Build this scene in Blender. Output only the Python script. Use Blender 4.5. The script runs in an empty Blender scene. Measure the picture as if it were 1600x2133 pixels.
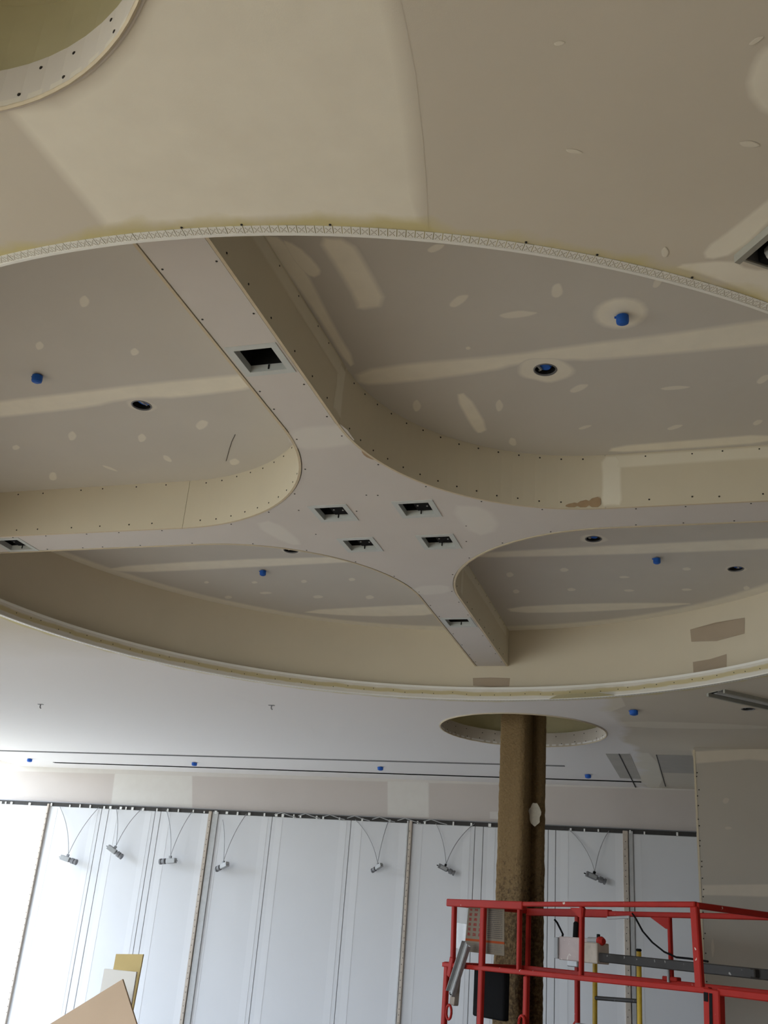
import bpy, bmesh, math, random
from mathutils import Vector, Matrix
random.seed(4)
S = bpy.context.scene
COL = S.collection
PI = math.pi

# ------------------------------------------------------------------ camera
def cam_axes(yaw, pitch, roll):
    cy, sy, cp, sp = math.cos(yaw), math.sin(yaw), math.cos(pitch), math.sin(pitch)
    f = Vector((sy*cp, cy*cp, sp)); r = Vector((cy, -sy, 0)); u = r.cross(f)
    c, s = math.cos(roll), math.sin(roll)
    return c*r+s*u, -s*r+c*u, f
r_, u_, f_ = cam_axes(-0.3263, 0.3994, 0.0822)
cd = bpy.data.cameras.new('camera'); cam = bpy.data.objects.new('camera', cd); COL.objects.link(cam)
m = Matrix((r_, u_, -f_)).transposed().to_4x4(); m.translation = (0, 0, 1.6)
cam.matrix_world = m
cd.sensor_fit = 'HORIZONTAL'; cd.sensor_width = 36; cd.lens = 2073.06/1600*36
cd.clip_start = .05; cd.clip_end = 200
S.camera = cam

# ------------------------------------------------------------------ sky, daylight, exposure
W = bpy.data.worlds.new('overcast_sky'); S.world = W; W.use_nodes = True
nt = W.node_tree; nt.nodes.clear()
bg = nt.nodes.new('ShaderNodeBackground'); wo = nt.nodes.new('ShaderNodeOutputWorld')
tc = nt.nodes.new('ShaderNodeTexCoord'); sx = nt.nodes.new('ShaderNodeSeparateXYZ'); cr = nt.nodes.new('ShaderNodeValToRGB')
mr = nt.nodes.new('ShaderNodeMapRange'); mr.inputs[1].default_value = -1; mr.inputs[2].default_value = 1
nt.links.new(tc.outputs['Generated'], sx.inputs[0]); nt.links.new(sx.outputs[2], mr.inputs[0]); nt.links.new(mr.outputs[0], cr.inputs[0])
e = cr.color_ramp.elements
e[0].position = .46; e[0].color = (.32, .31, .29, 1)      # pale paved ground outside
e[1].position = .56; e[1].color = (.85, .92, 1.10, 1)       # overcast sky
nt.links.new(cr.outputs[0], bg.inputs[0]); nt.links.new(bg.outputs[0], wo.inputs[0])
bg.inputs[1].default_value = SKY = 14.2
XW = -9.95
def portal(name, loc, rot, sx_, sy_):
    l = bpy.data.lights.new(name, 'AREA'); l.shape = 'RECTANGLE'; l.size = sx_; l.size_y = sy_
    o = bpy.data.objects.new(name, l); COL.objects.link(o); o.location = loc; o.rotation_euler = rot
    l.cycles.is_portal = True
LEFT_GLASS = [(-3.8, 3.0, 3.4), (9.2, 12.25, 3.66)]     # left windows, the nearer one added for light: from y, to y, head height
ADDED_BACK_GLASS = [(-9.0, -3.8, 3.1)]                          # unseen windows added behind the viewer for light: from x, to x, head height
for a, b, h in LEFT_GLASS: portal('window_daylight_left', (XW-.15, (a+b)/2, (h+.1)/2), (0, -PI/2, 0), h-.1, b-a)
for a, b, h in ADDED_BACK_GLASS: portal('window_daylight_back', ((a+b)/2, -4.15, (h+.1)/2), (PI/2, 0, 0), b-a, h-.1)
S.view_settings.view_transform = 'Standard'; S.view_settings.look = 'None'
S.view_settings.gamma = 1; S.view_settings.use_curve_mapping = False
S.view_settings.exposure = -0.03
S.cycles.max_bounces = 14; S.cycles.diffuse_bounces = 10; S.cycles.use_denoising = True

# ------------------------------------------------------------------ measured constants (metres)
CX, CY = -1.644, 4.938            # centre of the round ceiling recess
R = 2.925                         # its rim
RD = 3.02                         # drum wall behind the rim
ZS, ZC, ZR = 3.40, 3.702, 4.005   # soffit, underside of cross, upper ceiling
XL, XR, YB, YH = -9.95, 6.0, -4.0, 12.33   # left window wall, right wall, back wall, header over the partition
HOLE = (-1.573, 9.099, .7485); HOLE2 = (-1.591, .725, .7485)

# ------------------------------------------------------------------ materials
def mat(name, col, rough=.8, metal=0, var=.0, scale=6, bump=0, bscale=200, spec=.3):
    M = bpy.data.materials.new(name); M.use_nodes = True
    n = M.node_tree; b = n.nodes['Principled BSDF']
    b.inputs['Roughness'].default_value = rough; b.inputs['Metallic'].default_value = metal
    b.inputs['Specular IOR Level'].default_value = spec
    b.inputs['Base Color'].default_value = (*col, 1)
    g = n.nodes.new('ShaderNodeNewGeometry')
    if var:
        t = n.nodes.new('ShaderNodeTexNoise'); t.inputs['Scale'].default_value = scale; t.inputs['Detail'].default_value = 5
        n.links.new(g.outputs['Position'], t.inputs['Vector'])
        mx = n.nodes.new('ShaderNodeMix'); mx.data_type = 'RGBA'
        mx.inputs['A'].default_value = (*[c*(1-var) for c in col], 1); mx.inputs['B'].default_value = (*[min(1, c*(1+var)) for c in col], 1)
        n.links.new(t.outputs['Fac'], mx.inputs['Factor']); n.links.new(mx.outputs['Result'], b.inputs['Base Color'])
    if bump:
        t2 = n.nodes.new('ShaderNodeTexNoise'); t2.inputs['Scale'].default_value = bscale
        n.links.new(g.outputs['Position'], t2.inputs['Vector'])
        bp = n.nodes.new('ShaderNodeBump'); bp.inputs['Strength'].default_value = bump; bp.inputs['Distance'].default_value = .01
        n.links.new(t2.outputs['Fac'], bp.inputs['Height']); n.links.new(bp.outputs[0], b.inputs['Normal'])
    return M
def drywall(name, paper, mud, stain=None, skim=None):
    """Paper-faced board; the point attribute 'mud' (1 on joint compound, 0 at its feathered edge) blends in the compound."""
    M = mat(name, paper, .9, 0, .05, 2.5, .03, 300, .15)
    n = M.node_tree; b = n.nodes['Principled BSDF']
    base = b.inputs['Base Color'].links[0].from_socket
    a = n.nodes.new('ShaderNodeAttribute'); a.attribute_name = 'mud'
    g = n.nodes.new('ShaderNodeNewGeometry')
    t = n.nodes.new('ShaderNodeTexNoise'); t.inputs['Scale'].default_value = 9; t.inputs['Detail'].default_value = 4
    n.links.new(g.outputs['Position'], t.inputs['Vector'])
    ad = n.nodes.new('ShaderNodeMath'); ad.operation = 'MULTIPLY_ADD'; ad.inputs[1].default_value = .5; ad.inputs[2].default_value = .68
    n.links.new(t.outputs['Fac'], ad.inputs[0])
    ml = n.nodes.new('ShaderNodeMath'); ml.operation = 'MULTIPLY'; ml.use_clamp = True
    n.links.new(a.outputs['Fac'], ml.inputs[0]); n.links.new(ad.outputs[0], ml.inputs[1])
    mx = n.nodes.new('ShaderNodeMix'); mx.data_type = 'RGBA'
    n.links.new(ml.outputs[0], mx.inputs['Factor']); n.links.new(base, mx.inputs['A']); mx.inputs['B'].default_value = (*mud, 1)
    out = mx.outputs['Result']
    if skim:                      # ceiling area already skimmed and rubbed down, with a ragged trowel edge
        sx = n.nodes.new('ShaderNodeSeparateXYZ'); n.links.new(g.outputs['Position'], sx.inputs[0])
        t4 = n.nodes.new('ShaderNodeTexNoise'); t4.inputs['Scale'].default_value = 1.7; t4.inputs['Detail'].default_value = 3; n.links.new(g.outputs['Position'], t4.inputs['Vector'])
        fac = None
        for ax, a0, a1 in ((0, -.62, -.72), (1, 5.6, 6.6)):
            w = n.nodes.new('ShaderNodeMath'); w.operation = 'MULTIPLY_ADD'; w.inputs[1].default_value = .5; n.links.new(t4.outputs['Fac'], w.inputs[0]); n.links.new(sx.outputs[ax], w.inputs[2])
            r = n.nodes.new('ShaderNodeMapRange'); r.inputs[1].default_value = a0+.25; r.inputs[2].default_value = a1+.25; n.links.new(w.outputs[0], r.inputs[0])
            if fac is None: fac = r.outputs[0]
            else:
                mm = n.nodes.new('ShaderNodeMath'); mm.operation = 'MULTIPLY'; n.links.new(fac, mm.inputs[0]); n.links.new(r.outputs[0], mm.inputs[1]); fac = mm.outputs[0]
        m3 = n.nodes.new('ShaderNodeMix'); m3.data_type = 'RGBA'; m3.inputs['B'].default_value = (*skim, 1)
        n.links.new(fac, m3.inputs['Factor']); n.links.new(out, m3.inputs['A']); out = m3.outputs['Result']
    if stain:                     # old yellow adhesive along the round rim
        col, r0, r1 = stain
        sp = n.nodes.new('ShaderNodeVectorMath'); sp.operation = 'SUBTRACT'; sp.inputs[1].default_value = (CX, CY, 0)
        n.links.new(g.outputs['Position'], sp.inputs[0])
        fl = n.nodes.new('ShaderNodeVectorMath'); fl.operation = 'MULTIPLY'; fl.inputs[1].default_value = (1, 1, 0)
        n.links.new(sp.outputs[0], fl.inputs[0])
        ln = n.nodes.new('ShaderNodeVectorMath'); ln.operation = 'LENGTH'; n.links.new(fl.outputs[0], ln.inputs[0])
        t3 = n.nodes.new('ShaderNodeTexNoise'); t3.inputs['Scale'].default_value = 5; t3.inputs['Detail'].default_value = 5
        n.links.new(g.outputs['Position'], t3.inputs['Vector'])
        wv = n.nodes.new('ShaderNodeMath'); wv.operation = 'MULTIPLY_ADD'; wv.inputs[1].default_value = -.16; n.links.new(t3.outputs['Fac'], wv.inputs[0]); n.links.new(ln.outputs['Value'], wv.inputs[2])
        rg = n.nodes.new('ShaderNodeMapRange'); rg.inputs[1].default_value = r0-.08; rg.inputs[2].default_value = r1-.08; rg.inputs[3].default_value = .8; rg.inputs[4].default_value = 0
        n.links.new(wv.outputs[0], rg.inputs[0])
        m2 = n.nodes.new('ShaderNodeMix'); m2.data_type = 'RGBA'; m2.inputs['B'].default_value = (*col, 1)
        n.links.new(rg.outputs[0], m2.inputs['Factor']); n.links.new(out, m2.inputs['A']); out = m2.outputs['Result']
    n.links.new(out, b.inputs['Base Color'])
    return M
MUD = (.85, .815, .72)
M_soffit = drywall('soffit_board', (.625, .58, .505), MUD, ((.60, .535, .25), 2.965, 3.015), (.78, .76, .76))
M_raised = drywall('upper_ceiling_board', (.58, .56, .53), MUD)
M_cross = drywall('cross_board', (.635, .605, .59), (.76, .745, .71))
M_side = drywall('side_board', (.63, .58, .47), (.78, .75, .66))
M_drum = drywall('drum_board', (.64, .585, .48), (.80, .77, .69))
M_head = drywall('header_board', (.54, .495, .47), (.70, .69, .66))
M_right = drywall('right_wall_board', (.43, .395, .345), (.60, .54, .45))
M_edge = mat('board_edge', (.60, .52, .39), .95, var=.12, scale=40)
M_tan = mat('torn_paper', (.38, .27, .17), .95, var=.2, scale=30)
M_white = mat('white_vinyl', (.80, .80, .78), .5, var=.04)
M_panel = mat('panel_skin', (.63, .635, .655), .62, var=.03, scale=2, spec=.35)
M_panel_strip = mat('panel_strip', (.665, .67, .69), .6, var=.02)
M_dark = mat('dark_gap', (.05, .047, .045), .8, var=.2, scale=30)
M_black = mat('black_plastic', (.010, .010, .0105), .85, var=.2, scale=30, spec=.08)
M_can = mat('black_baffle', (.008, .008, .008), .7, var=.2, scale=30)
M_steel = mat('galvanised_steel', (.36, .36, .355), .6, .4, .18, 30)
M_stud = mat('brown_grey_stud', (.46, .40, .34), .6, .2, .25, 22)
M_stud2 = mat('grey_stud', (.42, .42, .42), .5, .4, .15, 22)
M_grey = mat('grey_paint', (.20, .20, .21), .5, .3, .15, 40)
M_lgrey = mat('light_grey_metal', (.36, .365, .37), .6, .2, .1, 40)
M_pale = mat('pale_frame_paint', (.54, .57, .57), .5, var=.05, scale=30)
M_blue = mat('blue_tape', (.012, .10, .47), .55, var=.2, scale=60)
M_seal = mat('grey_seal', (.27, .27, .275), .7, var=.1)
M_rail = mat('dull_olive_rail', (.33, .325, .29), .55, .2, .15, 20)
M_silver = mat('silver_reflector', (.62, .64, .66), .35, .5, .08, 8)
M_collar = mat('collar_board', (.56, .515, .47), .9, var=.08, scale=4)
M_screw = mat('screw_head', (.035, .03, .028), .5, .5, .2, 60)
M_deck = mat('plenum_board', (.66, .62, .44), .9, var=.1)
M_floor = mat('concrete_slab', (.53, .51, .48), .85, var=.14, scale=1.2, bump=.1, bscale=30)
M_frame = mat('window_frame_paint', (.55, .56, .57), .4, .3, .05)
M_wall = mat('plain_wall', (.36, .34, .30), .9, var=.05)
M_card = mat('brown_sheet', (.56, .42, .30), .85, var=.06, scale=5)
M_card2 = mat('yellow_sheet', (.60, .47, .22), .85, var=.06, scale=9)
M_card3 = mat('white_sheet', (.80, .79, .76), .8, var=.03)
M_yel = mat('yellow_paint', (.58, .38, .03), .5, var=.25, scale=30)
M_rubber = mat('black_tyre', (.02, .02, .02), .8, var=.2)
M_wire = mat('grey_wire', (.30, .30, .31), .5, .3, .1, 60)
def chipped(name, col, chip, thr=.66, rough=.45):
    M = mat(name, col, rough, 0, .18, 9, spec=.15)
    n = M.node_tree; b = n.nodes['Principled BSDF']; base = b.inputs['Base Color'].links[0].from_socket
    g = n.nodes.new('ShaderNodeNewGeometry'); t = n.nodes.new('ShaderNodeTexNoise'); t.inputs['Scale'].default_value = 22; t.inputs['Detail'].default_value = 5
    n.links.new(g.outputs['Position'], t.inputs['Vector'])
    r = n.nodes.new('ShaderNodeMapRange'); r.inputs[1].default_value = thr; r.inputs[2].default_value = thr+.03; n.links.new(t.outputs['Fac'], r.inputs[0])
    mx = n.nodes.new('ShaderNodeMix'); mx.data_type = 'RGBA'; mx.inputs['B'].default_value = (*chip, 1)
    n.links.new(r.outputs[0], mx.inputs['Factor']); n.links.new(base, mx.inputs['A']); n.links.new(mx.outputs['Result'], b.inputs['Base Color'])
    return M
M_red = chipped('red_paint', (.335, .018, .012), (.60, .52, .45), .71, .6)
M_pinkplate = chipped('dusty_control_plate', (.46, .375, .36), (.62, .58, .54), .62)
M_bar = chipped('dark_worn_bar', (.042, .039, .037), (.30, .29, .27), .68)
def spray_mat():
    M = mat('sprayed_fireproofing', (.225, .155, .080), 1, 0, .25, 60, .0, spec=.05)
    n = M.node_tree; b = n.nodes['Principled BSDF']; base = b.inputs['Base Color'].links[0].from_socket
    g = n.nodes.new('ShaderNodeNewGeometry'); sp = n.nodes.new('ShaderNodeSeparateXYZ'); n.links.new(g.outputs['Position'], sp.inputs[0])
    t = n.nodes.new('ShaderNodeTexNoise'); t.inputs['Scale'].default_value = 32; t.inputs['Detail'].default_value = 6; t.inputs['Roughness'].default_value = .7
    n.links.new(g.outputs['Position'], t.inputs['Vector'])
    hz = n.nodes.new('ShaderNodeMapRange'); hz.inputs[1].default_value = 1.75; hz.inputs[2].default_value = 2.55; hz.inputs[3].default_value = .56; hz.inputs[4].default_value = .36
    n.links.new(sp.outputs[2], hz.inputs[0])
    df = n.nodes.new('ShaderNodeMath'); df.operation = 'SUBTRACT'; n.links.new(hz.outputs[0], df.inputs[0]); n.links.new(t.outputs['Fac'], df.inputs[1])
    r = n.nodes.new('ShaderNodeMapRange'); r.inputs[1].default_value = -.02; r.inputs[2].default_value = .12; n.links.new(df.outputs[0], r.inputs[0])
    mx = n.nodes.new('ShaderNodeMix'); mx.data_type = 'RGBA'; mx.inputs['B'].default_value = (.115, .078, .045, 1)
    n.links.new(r.outputs[0], mx.inputs['Factor']); n.links.new(base, mx.inputs['A']); n.links.new(mx.outputs['Result'], b.inputs['Base Color'])
    bp = n.nodes.new('ShaderNodeBump'); bp.inputs['Strength'].default_value = 1; bp.inputs['Distance'].default_value = .02
    t2 = n.nodes.new('ShaderNodeTexNoise'); t2.inputs['Scale'].default_value = 55; t2.inputs['Detail'].default_value = 6
    n.links.new(g.outputs['Position'], t2.inputs['Vector']); n.links.new(t2.outputs['Fac'], bp.inputs['Height']); n.links.new(bp.outputs[0], b.inputs['Normal'])
    return M
M_spray = spray_mat()
def bead_mat():
    """White vinyl arch bead: five small punched holes on each tab, drawn from its UVs."""
    M = mat('perforated_bead', (.78, .775, .74), .5, var=.03, scale=20)
    n = M.node_tree; b = n.nodes['Principled BSDF']; base = b.inputs['Base Color'].links[0].from_socket
    uv = n.nodes.new('ShaderNodeUVMap'); acc = None
    for cx, cy in ((.22, .25), (.78, .25), (.5, .5), (.22, .75), (.78, .75), (.36, .38), (.64, .62), (.36, .62), (.64, .38)):
        d = n.nodes.new('ShaderNodeVectorMath'); d.operation = 'DISTANCE'; d.inputs[1].default_value = (cx, cy, 0)
        n.links.new(uv.outputs[0], d.inputs[0])
        l = n.nodes.new('ShaderNodeMath'); l.operation = 'LESS_THAN'; l.inputs[1].default_value = .075; n.links.new(d.outputs['Value'], l.inputs[0])
        if acc is None: acc = l.outputs[0]
        else:
            mm = n.nodes.new('ShaderNodeMath'); mm.operation = 'MAXIMUM'; n.links.new(acc, mm.inputs[0]); n.links.new(l.outputs[0], mm.inputs[1]); acc = mm.outputs[0]
    mx = n.nodes.new('ShaderNodeMix'); mx.data_type = 'RGBA'; mx.inputs['B'].default_value = (.40, .37, .30, 1)
    n.links.new(acc, mx.inputs['Factor']); n.links.new(base, mx.inputs['A']); n.links.new(mx.outputs['Result'], b.inputs['Base Color'])
    return M
M_bead = bead_mat()
def lip_mat():
    M = mat('rim_lip_board', (.66, .64, .60), .8, var=.08, scale=12)
    n = M.node_tree; b = n.nodes['Principled BSDF']; base = b.inputs['Base Color'].links[0].from_socket
    g = n.nodes.new('ShaderNodeNewGeometry'); sp = n.nodes.new('ShaderNodeSeparateXYZ'); n.links.new(g.outputs['Position'], sp.inputs[0])
    t = n.nodes.new('ShaderNodeTexNoise'); t.inputs['Scale'].default_value = 6; t.inputs['Detail'].default_value = 5; n.links.new(g.outputs['Position'], t.inputs['Vector'])
    w = n.nodes.new('ShaderNodeMath'); w.operation = 'MULTIPLY_ADD'; w.inputs[1].default_value = .03; n.links.new(t.outputs['Fac'], w.inputs[0]); n.links.new(sp.outputs[2], w.inputs[2])
    r = n.nodes.new('ShaderNodeValToRGB'); sub = n.nodes.new('ShaderNodeMapRange'); sub.inputs[1].default_value = ZS; sub.inputs[2].default_value = ZS+.1; n.links.new(w.outputs[0], sub.inputs[0]); n.links.new(sub.outputs[0], r.inputs[0])
    el = r.color_ramp.elements; el[0].position = .40; el[0].color = (0, 0, 0, 1); el[1].position = .50; el[1].color = (.8, .8, .8, 1)
    for p_, v_ in ((.72, .75), (.84, .0)): x_ = el.new(p_); x_.color = (v_, v_, v_, 1)
    mx = n.nodes.new('ShaderNodeMix'); mx.data_type = 'RGBA'; mx.inputs['B'].default_value = (.50, .42, .20, 1)
    n.links.new(r.outputs[0], mx.inputs['Factor']); n.links.new(base, mx.inputs['A']); n.links.new(mx.outputs['Result'], b.inputs['Base Color'])
    return M
M_lip = lip_mat()
def glass_mat():
    M = bpy.data.materials.new('clear_glass'); M.use_nodes = True; n = M.node_tree; n.nodes.clear()
    o = n.nodes.new('ShaderNodeOutputMaterial'); t = n.nodes.new('ShaderNodeBsdfTransparent'); g = n.nodes.new('ShaderNodeBsdfGlossy'); g.inputs['Roughness'].default_value = .02
    t.inputs[0].default_value = (.93, .96, .95, 1); mx = n.nodes.new('ShaderNodeMixShader'); mx.inputs[0].default_value = .05
    n.links.new(t.outputs[0], mx.inputs[1]); n.links.new(g.outputs[0], mx.inputs[2]); n.links.new(mx.outputs[0], o.inputs[0])
    return M
M_glass = glass_mat()
def placard_mat():
    """Printed placard: left block of small red pictogram squares, right block of grey text lines, an orange band under them."""
    M = mat('printed_placard', (.50, .45, .38), .9, spec=.08)
    n = M.node_tree; b = n.nodes['Principled BSDF']; uv = n.nodes.new('ShaderNodeUVMap'); sp = n.nodes.new('ShaderNodeSeparateXYZ'); n.links.new(uv.outputs[0], sp.inputs[0])
    def mt(op, a, c=None, d=None):
        x = n.nodes.new('ShaderNodeMath'); x.operation = op
        for i, v in enumerate((a, c, d)):
            if v is None: continue
            if isinstance(v, (int, float)): x.inputs[i].default_value = v
            else: n.links.new(v, x.inputs[i])
        return x.outputs[0]
    U, V = sp.outputs[0], sp.outputs[1]
    def band(x, a, c): return mt('MULTIPLY', mt('GREATER_THAN', x, a), mt('LESS_THAN', x, c))
    fu = mt('FRACT', mt('MULTIPLY', U, 6.2)); fv = mt('FRACT', mt('MULTIPLY', V, 9.0))
    nz = n.nodes.new('ShaderNodeTexNoise'); nz.inputs['Scale'].default_value = 60; n.links.new(uv.outputs[0], nz.inputs['Vector'])
    sq = mt('MULTIPLY', mt('MULTIPLY', band(fu, .2, .75), band(fv, .2, .8)), mt('GREATER_THAN', nz.outputs['Fac'], .42))
    left = mt('MULTIPLY', mt('MULTIPLY', band(U, .05, .5), band(V, .33, .96)), sq)
    ft = mt('FRACT', mt('MULTIPLY', V, 24))
    nz2 = n.nodes.new('ShaderNodeTexNoise'); nz2.inputs['Scale'].default_value = 40; n.links.new(uv.outputs[0], nz2.inputs['Vector'])
    right = mt('MULTIPLY', mt('MULTIPLY', band(U, .58, .96), band(V, .33, .96)), mt('MULTIPLY', band(ft, .25, .7), mt('GREATER_THAN', nz2.outputs['Fac'], .38)))
    low = mt('MULTIPLY', mt('MULTIPLY', band(U, .05, .95), band(V, .05, .2)), mt('MULTIPLY', band(ft, .3, .7), mt('GREATER_THAN', nz2.outputs['Fac'], .45)))
    org = band(V, .24, .29)
    cur = None
    base = n.nodes.new('ShaderNodeRGB'); base.outputs[0].default_value = (.185, .155, .118, 1); cur = base.outputs[0]
    for fac, c in ((left, (.20, .035, .03)), (right, (.095, .085, .075)), (low, (.14, .125, .11)), (org, (.30, .06, .02))):
        mx = n.nodes.new('ShaderNodeMix'); mx.data_type = 'RGBA'; mx.inputs['B'].default_value = (*c, 1)
        n.links.new(fac, mx.inputs['Factor']); n.links.new(cur, mx.inputs['A']); cur = mx.outputs['Result']
    n.links.new(cur, b.inputs['Base Color'])
    return M
M_placard = placard_mat()

# ------------------------------------------------------------------ helpers
def link(name, me, m, parent=None):
    o = bpy.data.objects.new(name, me); COL.objects.link(o)
    if m and not me.materials: me.materials.append(m)
    if parent: o.parent = parent
    return o
def from_bm(name, bm, m, parent=None, smooth=False):
    me = bpy.data.meshes.new(name); bm.to_mesh(me); bm.free()
    if smooth:
        for p in me.polygons: p.use_smooth = True
    return link(name, me, m, parent)
def struct(o): o['kind'] = 'structure'; return o
def stuff(o): o['kind'] = 'stuff'; return o
def tag(o, label, cat, group=None):
    o['label'] = label; o['category'] = cat
    if group: o['group'] = group
    return o
def thing(name, loc, label, cat, group=None, rot=(0, 0, 0)):
    o = bpy.data.objects.new(name, None); COL.objects.link(o); o.location = loc; o.rotation_euler = rot; o.empty_display_size = .1
    return tag(o, label, cat, group)
def box(bm, lo, hi, mtx=None):
    c = [(lo[i]+hi[i])/2 for i in range(3)]; s = [hi[i]-lo[i] for i in range(3)]
    M = Matrix.Translation(c) @ Matrix.Diagonal((*s, 1))
    bmesh.ops.create_cube(bm, size=1, matrix=(mtx @ M) if mtx else M)
def bevel(bm, w=.004, seg=1):
    bmesh.ops.bevel(bm, geom=bm.edges[:], offset=w, segments=seg, affect='EDGES', profile=.5)
def bar(bm, a, b, w, h, up=(0, 0, 1)):
    """rectangular tube from a to b, w across and h along 'up'"""
    a, b = Vector(a), Vector(b); d = (b-a); L = d.length; d.normalize(); up = Vector(up)
    if abs(d.dot(up)) > .95: up = Vector((.7286, -.6849, 0))
    s = d.cross(up).normalized(); u = s.cross(d)
    M = Matrix((d, s, u)).transposed().to_4x4(); M.translation = (a+b)/2
    bmesh.ops.create_cube(bm, size=1, matrix=M @ Matrix.Diagonal((L, w, h, 1)))
def tube(bm, pts, r, n=8, caps=True):
    pts = [Vector(p) for p in pts]; rings = []
    for i, p in enumerate(pts):
        d = (pts[min(i+1, len(pts)-1)]-pts[max(i-1, 0)]).normalized()
        x = d.cross(Vector((.31, .2, .93))).normalized(); y = d.cross(x)
        rr = r[i] if isinstance(r, (list, tuple)) else r
        rings.append([bm.verts.new(p+rr*(math.cos(2*PI*k/n)*x+math.sin(2*PI*k/n)*y)) for k in range(n)])
    for A, B in zip(rings, rings[1:]):
        for k in range(n): bm.faces.new((A[k], A[(k+1) % n], B[(k+1) % n], B[k]))
    if caps: bm.faces.new(rings[0][::-1]); bm.faces.new(rings[-1])
def lathe(bm, prof, n=24, mtx=None, close=False):
    rings = []
    for r, z in prof:
        ring = [bm.verts.new((r*math.cos(2*PI*k/n), r*math.sin(2*PI*k/n), z)) for k in range(n)] if r > 1e-6 else [bm.verts.new((0, 0, z))]
        rings.append(ring)
    if close: rings.append(rings[0])
    for A, B in zip(rings, rings[1:]):
        for k in range(n):
            a = (A[k], A[(k+1) % n]) if len(A) > 1 else (A[0],); b = (B[(k+1) % n], B[k]) if len(B) > 1 else (B[0],)
            if len(a)+len(b) > 2: bm.faces.new(a+b)
    if mtx: bmesh.ops.transform(bm, matrix=mtx, verts=[v for ring in rings for v in ring])
def circ(cx, cy, r, n=48): return [(cx+r*math.cos(2*PI*k/n), cy+r*math.sin(2*PI*k/n)) for k in range(n)]
def plate(outer, holes, z, t):
    """flat board of outline 'outer' with holes, underside at z, thickness t"""
    bm = bmesh.new(); es = []; loops = []
    for lp in [outer]+holes:
        vs = [bm.verts.new((x, y, z)) for x, y in lp]; loops.append(vs)
        es += [bm.edges.new((vs[i], vs[(i+1) % len(vs)])) for i in range(len(vs))]
    bmesh.ops.triangle_fill(bm, use_beauty=True, edges=es)
    for vs in loops:
        up = [bm.verts.new(v.co+Vector((0, 0, t))) for v in vs]
        for i in range(len(vs)): j = (i+1) % len(vs); bm.faces.new((vs[i], vs[j], up[j], up[i]))
    bmesh.ops.recalc_face_normals(bm, faces=bm.faces[:])
    return bm
def ring(r0, r1, z0, z1, n=160, cx=CX, cy=CY, a0=0, a1=2*PI):
    """solid ring of rectangular section"""
    bm = bmesh.new(); full = abs(a1-a0-2*PI) < 1e-6; sec = []
    for k in range(n if full else n+1):
        a = a0+(a1-a0)*k/n; c, s = math.cos(a), math.sin(a)
        sec.append([bm.verts.new((cx+r*c, cy+r*s, z)) for r, z in ((r0, z0), (r1, z0), (r1, z1), (r0, z1))])
    for i in range(len(sec) if full else len(sec)-1):
        A, B = sec[i], sec[(i+1) % len(sec)]
        for k in range(4): bm.faces.new((A[k], A[(k+1) % 4], B[(k+1) % 4], B[k]))
    if not full: bm.faces.new(sec[0]); bm.faces.new(sec[-1][::-1])
    bmesh.ops.recalc_face_normals(bm, faces=bm.faces[:])
    return bm
def smooth_loop(pts, it=1):
    for _ in range(it):
        o = []
        for i, p in enumerate(pts):
            q = pts[(i+1) % len(pts)]; o += [(.75*p[0]+.25*q[0], .75*p[1]+.25*q[1]), (.25*p[0]+.75*q[0], .25*p[1]+.75*q[1])]
        pts = o
    return pts
def orient(bm, out):
    bm.normal_update()
    for f in bm.faces:
        if f.normal.dot(out) < 0: f.normal_flip()
PN = [0]
def patch(name, pts, to3, feather, m, parent, strength=1, it=1):
    """low mound of joint compound: rim almost flush with the board, middle 1.5 mm proud; to3(x, y, h) places it"""
    if it: pts = smooth_loop(pts, it)
    n = len(pts); area = sum(pts[i][0]*pts[(i+1) % n][1]-pts[(i+1) % n][0]*pts[i][1] for i in range(n))/2
    per = sum((Vector(pts[i])-Vector(pts[(i+1) % n])).length for i in range(n)); feather = min(feather, .5*abs(area)/per)
    sg = 1 if area > 0 else -1; inner = []
    for i in range(n):
        a, p, b = Vector(pts[i-1]), Vector(pts[i]), Vector(pts[(i+1) % n])
        d = ((p-a).normalized()+(b-p).normalized())
        d = d.normalized() if d.length > 1e-6 else Vector((1, 0))
        inner.append(p+sg*feather*Vector((-d.y, d.x)))
    bm = bmesh.new(); lay = bm.verts.layers.float.new('mud')
    PN[0] += 1; dh = .00007*(PN[0] % 9)            # overlapping coats never lie in one plane
    A = [bm.verts.new(to3(p[0], p[1], .0002+dh)) for p in pts]; B = [bm.verts.new(to3(p.x, p.y, .0006+dh)) for p in inner]
    for v in B: v[lay] = strength
    for i in range(n): j = (i+1) % n; bm.faces.new((A[i], A[j], B[j], B[i]))
    bmesh.ops.triangle_fill(bm, use_beauty=True, edges=[bm.edges.get((B[i], B[(i+1) % n])) for i in range(n)])
    orient(bm, Vector(to3(0, 0, 1))-Vector(to3(0, 0, 0)))
    return from_bm(name, bm, m, parent)
def dots(name, pts, nrm, r, m, parent):
    """countless screw heads: little flat discs, one joined part"""
    bm = bmesh.new()
    for i, p in enumerate(pts):
        N = Vector(nrm(p) if callable(nrm) else nrm).normalized()
        q = N.to_track_quat('Z', 'Y').to_matrix().to_4x4(); q.translation = Vector(p)
        bmesh.ops.create_cone(bm, cap_ends=True, segments=6, radius1=r, radius2=r*.7, depth=.003, matrix=q)
    return stuff(from_bm(name, bm, m, parent))
def jit(a): return random.uniform(-a, a)

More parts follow.
